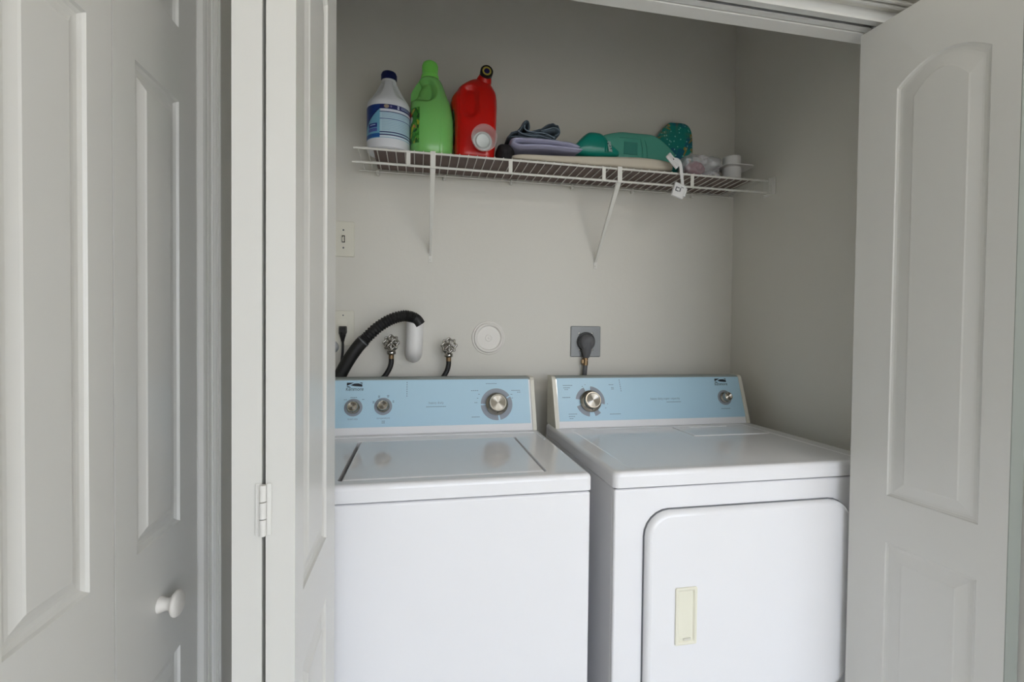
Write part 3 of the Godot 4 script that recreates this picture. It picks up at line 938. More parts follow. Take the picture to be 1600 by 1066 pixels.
	# two water taps with hoses
	for k in 2:
		var at := Vector3(-0.0855 + k * 0.1935, 1.189 - k * 0.0085, 0.0)
		var tp := thing("water_valve", ["chrome hose tap with round spoked handle left of the standpipe", "chrome hose tap with round spoked handle right of the standpipe"][k], "tap", at, "water taps behind the washer")
		var body := MB.new()
		body.lathe([Vector2(0.020, 0.0), Vector2(0.020, 0.002), Vector2(0.010, 0.006), Vector2(0.010, 0.03), Vector2(0.013, 0.034), Vector2(0.013, 0.046), Vector2(0.007, 0.050), Vector2(0.005, 0.062), Vector2(0, 0.062)], Transform3D(face, Vector3(0, -0.012, 0)), 20, [1])
		body.tube([Vector3(0, -0.012, 0.04), Vector3(0.0, -0.022, 0.044), Vector3(0.0, -0.030, 0.046)], [0.010, 0.010, 0.0105], 16)
		build("valve_body", body, M.chrome, tp)
		var wheel := MB.new()
		var tilt := Transform3D(Basis(Vector3.RIGHT, -0.25) * Basis(Vector3.UP, -0.12), Vector3(0.0, 0.0, 0.066))
		var rows := []
		for i in 9:                                  # scalloped rim
			var a := TAU * i / 8
			var row := PackedVector3Array()
			for j in 64:
				var th := TAU * j / 64
				var r := 0.0225 + 0.0026 * cos(8 * th)
				row.append(tilt * Vector3(cos(th) * (r + 0.0042 * cos(a)), sin(th) * (r + 0.0042 * cos(a)), 0.0048 * sin(a)))
			rows.append(row)
		wheel.sheet(rows, true)
		for s in 8:
			var th := TAU * s / 8
			wheel.tube([tilt * Vector3(cos(th) * 0.006, sin(th) * 0.006, 0.002), tilt * Vector3(cos(th) * 0.014, sin(th) * 0.014, 0.003), tilt * Vector3(cos(th) * 0.023, sin(th) * 0.023, 0.0)], [0.0030, 0.0022, 0.0024], 8)
		build("handle", wheel, M.chrome, tp)
		var hub := MB.new()
		hub.lathe([Vector2(0, -0.006), Vector2(0.0075, -0.006), Vector2(0.0075, 0.003), Vector2(0.0045, 0.005), Vector2(0.004, 0.007), Vector2(0, 0.0075)], tilt * Transform3D(face, Vector3.ZERO), 16, [1, 2])
		build("hub", hub, M.chrome, tp)
		var hs := thing("water_hose", ["black supply hose under the tap left of the standpipe", "black supply hose under the tap right of the standpipe"][k], "hose", at + Vector3(0, -0.031, 0.046), "supply hoses of the washer")
		var nut := MB.new()
		nut.lathe([Vector2(0.0115, -0.010), Vector2(0.0148, -0.009), Vector2(0.0152, -0.004), Vector2(0.0148, 0.002), Vector2(0.0110, 0.004)], Transform3D.IDENTITY, 12)
		build("coupling", nut, M.chrome, hs)
		var fer := MB.new()
		fer.lathe([Vector2(0.0075, -0.025), Vector2(0.0088, -0.024), Vector2(0.0088, -0.012), Vector2(0.0105, -0.009)], Transform3D.IDENTITY, 18)
		build("ferrule", fer, M.brass, hs)
		var tb := MB.new()
		tb.tube(smooth_path([Vector3(0, -0.018, 0), Vector3(0.0, -0.036, 0.0), Vector3(-0.005, -0.056, 0.002), Vector3(-0.018, -0.079, 0.006), Vector3(-0.034, -0.10, 0.01), Vector3(-0.05, -0.15, 0.01)], 6), 0.0085, 16)
		build("hose", tb, M.rubber, hs)

	# round cover
	var rc2 := thing("wall_cover", "round white blank cover on the wall between tap and dryer outlet", "cover", Vector3(0.2545, 1.207, 0.0))
	var disc := MB.new()
	disc.lathe([Vector2(0.0615, 0.0), Vector2(0.0612, 0.003), Vector2(0.0590, 0.0045), Vector2(0.0550, 0.0045), Vector2(0.0530, 0.0085), Vector2(0.0500, 0.0105), Vector2(0.0465, 0.0105), Vector2(0.0440, 0.0085), Vector2(0.0420, 0.0055), Vector2(0.0130, 0.0055), Vector2(0.0125, 0.0075), Vector2(0.0100, 0.0080), Vector2(0.0095, 0.0060), Vector2(0.0, 0.0060)], Transform3D(face, Vector3.ZERO), 64, [3, 4, 8, 9, 12])
	build("disc", disc, M.cover, rc2)
	screw(rc2, Vector3(0, 0, 0.0060), M.cover, 0.004)

	# dryer outlet and its plug
	var dou := thing("dryer_outlet", "square grey metal outlet plate on the wall above the dryer", "outlet", Vector3(0.6235, 1.196, 0.0))
	wall_plate(dou, 0.118, 0.116, M.grey)
	var rec := MB.new()
	rec.lathe([Vector2(0.036, 0.0055), Vector2(0.036, 0.008), Vector2(0.033, 0.0095), Vector2(0, 0.0095)], Transform3D(face, Vector3.ZERO), 36, [1])
	build("receptacle", rec, M.black, dou)
	for p in [[-0.026, 0.031], [0.024, 0.031], [-0.024, -0.031], [0.026, -0.031]]:
		screw(dou, Vector3(p[0], p[1], 0.0055), M.chrome, 0.0038)
	var dc := thing("power_cord", "thick grey dryer plug and cord in the metal outlet", "power cord", Vector3(0.6215, 1.192, 0.0))
	var dp := MB.new()
	dp.lathe([Vector2(0.029, 0.0097), Vector2(0.030, 0.014), Vector2(0.029, 0.030), Vector2(0.025, 0.040), Vector2(0.014, 0.045), Vector2(0, 0.046)], Transform3D(face, Vector3.ZERO), 36)
	dp.tube([Vector3(0, 0.004, 0.026), Vector3(-0.001, -0.018, 0.025), Vector3(-0.002, -0.040, 0.023), Vector3(-0.003, -0.055, 0.021)], [0.022, 0.021, 0.016, 0.012], 18)
	build("plug", dp, M.greyplug, dc)
	var cl := MB.new()
	cl.tube([Vector3(-0.004, -0.056, 0.021), Vector3(-0.004, -0.084, 0.021)], 0.0098, 14)
	cl.box(Vector3(-0.015, -0.070, 0.021), Vector3(0.010, 0.016, 0.010), 0.002, 1)
	cl.box(Vector3(-0.004, -0.066, 0.030), Vector3(0.012, 0.006, 0.004), 0.001, 1)
	build("clamp", cl, M.brass, dc)
	var ct := MB.new()
	ct.tube(smooth_path([Vector3(-0.004, -0.052, 0.021), Vector3(-0.005, -0.09, 0.021), Vector3(-0.008, -0.13, 0.024), Vector3(-0.012, -0.20, 0.04)], 5), 0.0085, 14)
	build("cord", ct, M.greyplug, dc)

# ---------------------------------------------------------------- wire shelf
func shelf() -> void:
	var y := 1.7775
	var sh := thing("wire_shelf", "white ventilated wire shelf across the closet back wall", "shelf", Vector3(0.5, y, 0.0))
	var xl := -0.191 - 0.5
	var xr := 1.226 - 0.5
	for r in [[0.0, 0.210, 0.0034, xl], [-0.042, 0.210, 0.0034, xl - 0.004], [-0.0045, 0.014, 0.0026, xl - 0.006], [-0.0045, 0.105, 0.0026, xl + 0.01]]:
		var b := MB.new()
		b.tube([Vector3(r[3], r[0], r[1]), Vector3(xr, r[0], r[1])], r[2], 10)
		build("rod", b, M.wire, sh)
	var w := MB.new()
	w.tube([Vector3(0, -0.0008, 0.006), Vector3(0, -0.0008, 0.1), Vector3(0, 0.0, 0.19), Vector3(0, 0.0042, 0.2085), Vector3(0, 0.0038, 0.2125)], 0.00155, 6)
	var wm := w.mesh(M.wire)
	var n := 51
	for i in n:
		put("deck_wire", wm, sh, Transform3D(Basis.IDENTITY, Vector3(xl + 0.012 + i * 0.0278, 0.0, 0.0)))
	for px in [-0.030, 0.288, 0.603, 0.925]:
		var b := MB.new()
		b.box(Vector3(px - 0.5, -0.021, 0.2135), Vector3(0.0125, 0.046, 0.003), 0.001, 1)
		build("upright", b, M.wire, sh)
	for px in [-0.135, 0.09, 0.33, 0.56, 0.80, 1.05]:
		var b := MB.new()
		b.box(Vector3(px - 0.5, -0.008, 0.010), Vector3(0.010, 0.018, 0.016), 0.003, 2)
		b.lathe([Vector2(0.004, 0), Vector2(0.004, 0.002), Vector2(0, 0.003)], Transform3D(Basis(Vector3(1, 0, 0), Vector3(0, 0, 1), Vector3(0, -1, 0)), Vector3(px - 0.5, -0.013, 0.018)), 10)
		build("wall_clip", b, M.wire, sh)
	var e := MB.new()
	e.box(Vector3(0.7355, -0.020, 0.205), Vector3(0.006, 0.062, 0.055), 0.002, 1)
	e.box(Vector3(0.728, -0.020, 0.2175), Vector3(0.016, 0.056, 0.004), 0.001, 1)
	e.box(Vector3(0.728, -0.045, 0.205), Vector3(0.016, 0.004, 0.03), 0.001, 1)
	build("end_bracket", e, M.wire, sh)
	# diagonal braces
	for k in 2:
		var bx: float = [0.044, 0.6585][k]
		var br := thing("shelf_bracket", ["white diagonal shelf brace under the green and red jugs", "white diagonal shelf brace under the teal packages"][k], "bracket", Vector3(bx, 1.495, 0.0), "shelf braces")
		var s := MB.new()
		var a := Vector3(0, 0.0, 0.004); var c := Vector3(0.0, 0.236, 0.206)
		var d := (c - a).normalized()
		var nn := d.cross(Vector3.RIGHT).normalized() * -1.0
		var rows := []
		for q in [[0.0, 0.0038], [0.05, 0.0048], [0.28, 0.0078], [0.315, 0.0085]]:
			var p: Vector3 = a + d * float(q[0])
			var h: float = q[1]
			# shallow channel section, open towards the wall side
			rows.append(PackedVector3Array([p + Vector3(-h, 0, 0) - nn * 0.006, p + Vector3(-h, 0, 0), p + Vector3(-h * 0.8, 0, 0) + nn * 0.0015, p + Vector3(h * 0.8, 0, 0) + nn * 0.0015, p + Vector3(h, 0, 0), p + Vector3(h, 0, 0) - nn * 0.006, p + Vector3(h * 0.7, 0, 0) - nn * 0.003, p + Vector3(-h * 0.7, 0, 0) - nn * 0.003]))
		for r in rows:
			var fl: PackedVector3Array = r
			fl.reverse()
		for i in rows.size() - 1:
			for j in 8:
				var l := (j + 1) % 8
				s.flat(rows[i][l], rows[i][j], rows[i + 1][j], rows[i + 1][l])
		s.fan(Array(rows[0])); s.fan(Array(rows[-1]), true)
		build("brace", s, M.wire, br)
		var foot := MB.new()
		foot.box(Vector3(0, -0.004, 0.002), Vector3(0.013, 0.040, 0.003), 0.001, 1)
		build("foot", foot, M.wire, br)
		screw(br, Vector3(0, -0.014, 0.0034), M.wire, 0.0035)
		var hk := MB.new()
		hk.box(Vector3(0, 0.262, 0.2155), Vector3(0.016, 0.052, 0.003), 0.001, 1)
		hk.box(Vector3(0, 0.287, 0.208), Vector3(0.012, 0.003, 0.016), 0.001, 1)
		build("hook", hk, M.wire, br)
	# brown mat lying on the wires
	var ln := MB.new()
	ln.box(Vector3(0.52, 1.7842, 0.103), Vector3(1.31, 0.0078, 0.176), 0.002, 1)
	tag(build("shelf_liner", ln, M.liner), "grey-brown mat lying on the wire shelf under the bottles and cloths", "shelf liner")

# ---------------------------------------------------------------- things on the shelf
const DECK := 1.7883

func picture(w: int, h: int, paint_it: Callable) -> ImageTexture:
	var im := Image.create_empty(w, h, true, Image.FORMAT_RGB8)
	paint_it.call(im)
	im.generate_mipmaps()
	return ImageTexture.create_from_image(im)

func fill(im: Image, u0: float, v0: float, u1: float, v1: float, c: Color) -> void:
	var w := im.get_width(); var h := im.get_height()
	im.fill_rect(Rect2i(int(u0 * w), int(v0 * h), maxi(1, int((u1 - u0) * w)), maxi(1, int((v1 - v0) * h))), c)

func blob(im: Image, u: float, v: float, ru: float, rv: float, turn: float, c: Color) -> void:
	var w := im.get_width(); var h := im.get_height()
	var R := int(maxf(ru, rv) * maxf(w, h)) + 2
	for y in range(maxi(0, int(v * h) - R), mini(h, int(v * h) + R)):
		for x in range(maxi(0, int(u * w) - R), mini(w, int(u * w) + R)):
			var d := Vector2(float(x) / w - u, float(y) / h - v).rotated(turn)
			if pow(d.x / ru, 2) + pow(d.y / rv, 2) < 1.0:
				im.set_pixel(x, y, c)

func bleach_label(im: Image) -> void:
	var navy := Color(0.08, 0.11, 0.36)
	im.fill(Color(0.70, 0.81, 0.86))
	fill(im, 0, 0, 0.37, 1, Color(0.42, 0.66, 0.78))
	for x in int(0.37 * 512):                         # deep blue wedge on the left
		var u := x / 512.0
		fill(im, u, 0.0, u + 0.003, 0.72 - 1.5 * u, Color(0.05, 0.20, 0.48))
		fill(im, u, 0.68 - 1.5 * u, u + 0.003, 0.72 - 1.5 * u, navy)
	fill(im, 0.37, 0, 1, 0.165, navy)
	blob(im, 0.455, 0.08, 0.030, 0.065, 0, Color(0.62, 0.56, 0.48))
	blob(im, 0.51, 0.08, 0.012, 0.04, 0, Color(0.45, 0.42, 0.60))
	fill(im, 0.60, 0.035, 0.632, 0.085, Color(0.85, 0.88, 0.95))
	fill(im, 0.60, 0.10, 0.632, 0.145, Color(0.85, 0.88, 0.95))
	fill(im, 0.66, 0.05, 0.98, 0.07, Color(0.75, 0.80, 0.92))
	fill(im, 0.66, 0.10, 0.96, 0.12, Color(0.75, 0.80, 0.92))
	fill(im, 0.38, 0.17, 1, 0.235, Color(0.84, 0.86, 0.90))
	fill(im, 0.37, 0.235, 1, 0.255, navy)
	fill(im, 0.37, 0.42, 1, 0.438, Color(0.22, 0.26, 0.52))
	for k in 3:
		fill(im, 0.40, 0.285 + k * 0.042, 0.93 - 0.1 * k, 0.297 + k * 0.042, Color(0.55, 0.66, 0.76))
	for k in 7:
		fill(im, 0.40, 0.465 + k * 0.04, 0.97 - 0.04 * (k % 3), 0.477 + k * 0.04, Color(0.56, 0.68, 0.76))
	fill(im, 0.37, 0.765, 1, 0.80, navy)
	fill(im, 0.37, 0.845, 1, 0.885, navy)
	fill(im, 0.37, 0.885, 1, 0.965, Color(0.82, 0.88, 0.91))
	fill(im, 0.37, 0.972, 1, 0.985, Color(0.30, 0.42, 0.66))
	fill(im, 0.15, 0.53, 0.33, 0.64, Color(0.13, 0.20, 0.50))
	fill(im, 0.15, 0.66, 0.33, 0.76, Color(0.30, 0.36, 0.64))
	fill(im, 0.19, 0.56, 0.30, 0.58, Color(0.70, 0.78, 0.90))
	fill(im, 0.0, 0.82, 0.37, 0.97, Color(0.10, 0.33, 0.62))

func flower_label(im: Image) -> void:
	im.fill(Color(0.20, 0.50, 0.16))
	var r := RandomNumberGenerator.new(); r.seed = 4
	var cols := [Color(0.30, 0.62, 0.22), Color(0.13, 0.36, 0.12), Color(0.62, 0.66, 0.18), Color(0.42, 0.62, 0.20), Color(0.10, 0.30, 0.12)]
	for k in 60:
		blob(im, r.randf(), r.randf(), 0.05 + 0.07 * r.randf(), 0.03 + 0.04 * r.randf(), r.randf() * 3.0, cols[k % 5])
	blob(im, 0.45, 0.22, 0.17, 0.05, 0.2, Color(0.78, 0.10, 0.08))
	blob(im, 0.35, 0.17, 0.09, 0.05, 0.9, Color(0.86, 0.16, 0.10))
	blob(im, 0.62, 0.14, 0.16, 0.05, 0.5, Color(0.72, 0.66, 0.14))
	blob(im, 0.50, 0.36, 0.12, 0.09, 0.1, Color(0.82, 0.82, 0.78))
	blob(im, 0.40, 0.45, 0.08, 0.05, 0.6, Color(0.72, 0.76, 0.74))
	blob(im, 0.62, 0.60, 0.14, 0.055, 0.7, Color(0.80, 0.78, 0.20))
	blob(im, 0.75, 0.56, 0.07, 0.03, -0.5, Color(0.80, 0.45, 0.30))
	blob(im, 0.50, 0.76, 0.12, 0.05, 0.4, Color(0.70, 0.72, 0.20))

func red_label(im: Image) -> void:
	im.fill(Color(0.30, 0.05, 0.04))
	blob(im, 0.55, 0.30, 0.35, 0.13, 0, Color(0.62, 0.62, 0.58))
	blob(im, 0.55, 0.30, 0.2, 0.07, 0, Color(0.30, 0.40, 0.30))
	fill(im, 0.2, 0.55, 0.9, 0.60, Color(0.55, 0.42, 0.20))
	fill(im, 0.2, 0.68, 0.8, 0.71, Color(0.60, 0.55, 0.50))

func pouch_print(im: Image) -> void:
	im.fill(Color(0.03, 0.50, 0.47))
	var r := RandomNumberGenerator.new(); r.seed = 9
	for k in 26:
		blob(im, r.randf(), r.randf(), 0.05 + 0.04 * r.randf(), 0.04 + 0.04 * r.randf(), 0.0, Color(0.03, 0.38, 0.48))
	for k in 22:                                     # gold strokes
		var u := r.randf(); var v := r.randf(); var t := r.randf_range(-1.2, 1.2)
		blob(im, u, v, 0.014, 0.09, t, Color(0.62, 0.50, 0.22))
		blob(im, u + 0.02 * sin(t), v - 0.05, 0.024, 0.03, t, Color(0.66, 0.54, 0.26))
	for k in 110:
		blob(im, r.randf(), r.randf(), 0.011, 0.011, 0.0, Color(0.58, 0.82, 0.80))

func textured(t: Texture2D, rough: float) -> StandardMaterial3D:
	var m := paint(Color.WHITE, rough)
	m.albedo_texture = t
	return m

func shelf_goods() -> void:
	bleach()
	green_jug()
	red_jug()
	soft_goods()
	small_goods()

func bleach() -> void:
	var b0 := thing("bleach_bottle", "white bleach bottle with blue printed label and dark blue cap", "bottle", Vector3(-0.0930, DECK, 0.135))
	var rows := [[0.0, 0, 0.058, 0.054, 2.2], [0.004, 0, 0.0645, 0.060, 2.2], [0.014, 0, 0.0665, 0.062, 2.2], [0.08, 0, 0.0665, 0.062, 2.2], [0.138, 0, 0.0665, 0.062, 2.2], [0.155, 0, 0.0635, 0.059, 2.15],
		[0.170, 0, 0.0545, 0.052, 2.1], [0.188, 0, 0.0430, 0.042, 2.0], [0.205, 0, 0.0335, 0.033, 2.0], [0.218, 0, 0.0270, 0.027, 2.0], [0.230, 0, 0.0215, 0.0215, 2.0], [0.240, 0, 0.0205, 0.0205, 2.0]]
	var dent := func(a: float, p: Vector3) -> float:
		var k := smoothstep(0.158, 0.178, p.y) * (1.0 - smoothstep(0.212, 0.228, p.y))
		var d := absf(wrapf(a, -PI, PI))
		return 0.0095 * k * smoothstep(0.42, 0.62, d) * (1.0 - smoothstep(1.15, 1.45, d))
	var body := MB.new()
	bottle(body, rows, 72, 6, dent)
	build("body", body, paint(Color(0.86, 0.87, 0.89), 0.35), b0)
	var lab := MB.new()
	bottle(lab, [[0.031, 0, 0.0665, 0.062, 2.2], [0.06, 0, 0.0665, 0.062, 2.2], [0.10, 0, 0.0665, 0.062, 2.2], [0.133, 0, 0.0665, 0.062, 2.2]], 48, 5, no_sink, -0.235, 0.265, 0.0007)
	tag(build("label", lab, textured(picture(512, 256, bleach_label), 0.35), b0), "blue and white printed label")
	var cap := MB.new()
	var pr := [Vector2(0.0235, 0.232), Vector2(0.0240, 0.234), Vector2(0.0235, 0.252), Vector2(0.0215, 0.257), Vector2(0.018, 0.2585), Vector2(0.0, 0.2585)]
	cap.lathe(pr, Transform3D.IDENTITY, 40)
	for k in 30:
		var a := TAU * k / 30
		cap.box(Vector3(0.0236 * sin(a), 0.2425, 0.0236 * cos(a)), Vector3(0.0014, 0.017, 0.0014), 0.0, 1)
	build("cap", cap, paint(Color(0.04, 0.09, 0.30), 0.4), b0)
	var collar := MB.new()
	collar.lathe([Vector2(0.0205, 0.226), Vector2(0.0235, 0.2265), Vector2(0.0235, 0.231), Vector2(0.0205, 0.2315)], Transform3D.IDENTITY, 32)
	build("collar", collar, paint(Color(0.86, 0.87, 0.89), 0.35), b0)

func green_jug() -> void:
	var g := thing("softener_jug", "bright green softener jug with side handle and flower label", "jug", Vector3(0.0425, DECK, 0.132))
	var gm := paint(Color(0.50, 0.78, 0.43), 0.20)
	gm.subsurf_scatter_enabled = true
	gm.subsurf_scatter_strength = 0.15
	var rows := [[0.0, 0.0, 0.060, 0.048, 2.6], [0.005, 0.0, 0.0655, 0.0535, 2.6], [0.03, 0.0, 0.0680, 0.0575, 2.6], [0.07, 0.0, 0.0692, 0.0585, 2.5], [0.11, 0.0, 0.0688, 0.0575, 2.4], [0.145, -0.002, 0.0665, 0.054, 2.3],
		[0.175, -0.005, 0.0625, 0.050, 2.2], [0.203, -0.010, 0.0560, 0.046, 2.1], [0.225, -0.0085, 0.0465, 0.041, 2.0], [0.243, -0.0068, 0.0365, 0.035, 2.0], [0.252, -0.0068, 0.0285, 0.0285, 2.0], [0.262, -0.0068, 0.024, 0.024, 2.0]]
	var grip := func(a: float, p: Vector3) -> float:
		if p.z < 0.0: return 0.0
		# hand recess left of the handle strip
		var dx := (p.x + 0.020) / 0.036
		var dy := (p.y - 0.203) / 0.042
		var d := sqrt(dx * dx * (1.0 if p.x > -0.02 else 0.25) + dy * dy)
		var s := 0.024 * (1.0 - smoothstep(0.62, 1.06, d))
		# mould seam
		s += 0.0014 * (1.0 - smoothstep(0.0006, 0.0020, absf(p.x - 0.026 + 0.05 * maxf(0.0, p.y - 0.2)))) * (1.0 - smoothstep(0.20, 0.24, p.y))
		return s
	var body := MB.new()
	bottle(body, rows, 200, 9, grip)
	build("body", body, gm, g)
	var lab := MB.new()
	var edge := func(a: float, p: Vector3) -> float:
		return 0.0
	bottle(lab, [[0.030, 0.0, 0.0680, 0.0575, 2.6], [0.07, 0.0, 0.0692, 0.0585, 2.5], [0.11, 0.0, 0.0688, 0.0575, 2.4], [0.143, -0.002, 0.0667, 0.0543, 2.3]], 30, 6, edge, -0.285, -0.085, 0.0007)
	tag(build("label", lab, textured(picture(160, 256, flower_label), 0.35), g), "green label printed with red and yellow flowers")
	var cap := MB.new()
	var cm := paint(Color(0.53, 0.90, 0.40), 0.3)
	var cx := Transform3D(Basis.IDENTITY, Vector3(-0.0072, 0.0, 0.0))
	cap.lathe([Vector2(0.0272, 0.251), Vector2(0.0285, 0.252), Vector2(0.0285, 0.262), Vector2(0.0268, 0.264), Vector2(0.0252, 0.272), Vector2(0.0240, 0.300), Vector2(0.0225, 0.304), Vector2(0.0215, 0.304), Vector2(0.0205, 0.302), Vector2(0.018, 0.302), Vector2(0.017, 0.308), Vector2(0.012, 0.310), Vector2(0.0, 0.310)], cx, 44, [2, 3])
	for k in 36:
		var a := TAU * k / 36
		cap.box(Vector3(-0.0072 + 0.0245 * sin(a), 0.285, 0.0245 * cos(a)), Vector3(0.0015, 0.024, 0.0015), 0.0, 1)
	build("cap", cap, cm, g)

func red_jug() -> void:
	var r := thing("detergent_jug", "large red detergent jug with black ringed spout cap and side grip", "jug", Vector3(0.179, DECK, 0.135))
	var rm := paint(Color(0.78, 0.08, 0.055), 0.20)
	var rows := [[0.0, -0.001, 0.060, 0.050, 4.0], [0.005, 0.0, 0.0635, 0.056, 4.0], [0.03, 0.0, 0.0660, 0.058, 3.8], [0.08, 0.002, 0.0675, 0.060, 3.6], [0.135, 0.002, 0.0700, 0.061, 3.4], [0.185, -0.002, 0.0745, 0.061, 3.2],
		[0.212, 0.004, 0.0665, 0.058, 2.9], [0.228, 0.006, 0.0585, 0.054, 2.7], [0.242, 0.010, 0.0470, 0.047, 2.5], [0.254, 0.014, 0.0330, 0.036, 2.3], [0.260, 0.018, 0.018, 0.02, 2.0]]
	var grip := func(a: float, p: Vector3) -> float:
		if p.z < 0.0: return 0.0
		var dx := (p.x + 0.022) / 0.030
		var dy := (p.y - 0.172) / 0.056
		var d := pow(pow(absf(dx), 3.0) + pow(absf(dy), 3.0), 1.0 / 3.0)
		var s := 0.014 * (1.0 - smoothstep(0.65, 1.02, d))
		# a ridge where the label panel meets the front
		s += 0.0016 * (1.0 - smoothstep(0.0008, 0.0022, absf(p.x + 0.055))) * (1.0 - smoothstep(0.19, 0.215, p.y))
		return s
	var body := MB.new()
	bottle(body, rows, 200, 8, grip)
	var neck := MB.new()
	body.tube([Vector3(0.022, 0.232, 0.010), Vector3(0.029, 0.254, 0.030), Vector3(0.032, 0.265, 0.042)], [0.030, 0.024, 0.0185], 28)
	build("body", body, rm, r)
	var lab := MB.new()
	bottle(lab, [[0.045, 0.0, 0.0672, 0.0586, 3.7], [0.08, 0.002, 0.0675, 0.060, 3.6], [0.135, 0.002, 0.0700, 0.061, 3.4], [0.183, -0.002, 0.0745, 0.061, 3.2]], 20, 5, no_sink, -0.29, -0.20, 0.0006)
	tag(build("label", lab, textured(picture(96, 192, red_label), 0.35), r), "dark printed side label")
	var ax := Vector3(0.02, 0.10, 1.0).normalized()
	var up := Vector3.UP
	var e1 := up.cross(ax).normalized()
	var xf := Transform3D(Basis(e1, ax, e1.cross(ax)), Vector3(0.0325, 0.268, 0.040))
	var cap := MB.new()
	cap.lathe([Vector2(0.0195, 0.0), Vector2(0.0205, 0.002), Vector2(0.0205, 0.018), Vector2(0.0190, 0.0205), Vector2(0.0150, 0.0205), Vector2(0.0145, 0.0190), Vector2(0.0, 0.0190)], xf, 40, [1, 2, 3, 4, 5])
	var cp := build("spout_cap", cap, M.black, r)
	var ye := MB.new()
	ye.lathe([Vector2(0.0142, 0.0191), Vector2(0.0138, 0.0206), Vector2(0.0096, 0.0206), Vector2(0.0092, 0.0191)], xf, 36, [1, 2])
	tag(build("cap_ring", ye, paint(Color(0.72, 0.66, 0.30), 0.5), cp), "yellow ring in the cap")
	var bl := MB.new()
	bl.lathe([Vector2(0.0092, 0.0191), Vector2(0.0086, 0.0200), Vector2(0.0, 0.0202)], xf, 30)
	tag(build("cap_button", bl, paint(Color(0.09, 0.07, 0.30), 0.4), cp), "dark blue cap centre")

	# clear dosing cup leaning at the jug's foot
	var c := thing("dosing_cup", "clear dosing cup lying open towards the room in front of the red jug", "cup", Vector3(0.199, DECK + 0.0415, 0.216))
	var clear := paint(Color(0.93, 0.80, 0.80, 0.26), 0.12)
	clear.transparency = BaseMaterial3D.TRANSPARENCY_ALPHA
	var face := Basis(Vector3(1, 0, 0), Vector3(0, 0, 1), Vector3(0, -1, 0))
	var tip := Transform3D(Basis(Vector3.RIGHT, 0.10) * face * Basis.from_scale(Vector3(1.12, 1.0, 1.12)), Vector3.ZERO)
	var cup := MB.new()
	cup.lathe([Vector2(0.0265, -0.014), Vector2(0.0285, 0.0), Vector2(0.0325, 0.024), Vector2(0.0355, 0.0285), Vector2(0.0362, 0.0300), Vector2(0.0345, 0.0305), Vector2(0.0312, 0.024), Vector2(0.0272, 0.0), Vector2(0.0252, -0.0125)], tip, 44, [4, 5])
	build("wall", cup, clear, c)
	var bot := MB.new()
	bot.lathe([Vector2(0.0265, -0.0145), Vector2(0.0262, -0.010), Vector2(0.0215, -0.0095), Vector2(0.0205, -0.002), Vector2(0.0180, -0.001), Vector2(0.0165, -0.006), Vector2(0.0, -0.006)], tip, 40, [1, 2, 4])
	build("base", bot, paint(Color(0.80, 0.83, 0.82), 0.35), c)

func px(zx: float, zy: float) -> Vector2:       # cross-section of the cloth pile, from a drawing of it
	var u := zx / 10.67 - 22.0
	var v := zy / 10.67 - 33.0
	return Vector2(0.289 + 0.0022 * u, 1.868 - 0.0022 * v + 0.0002 * u)

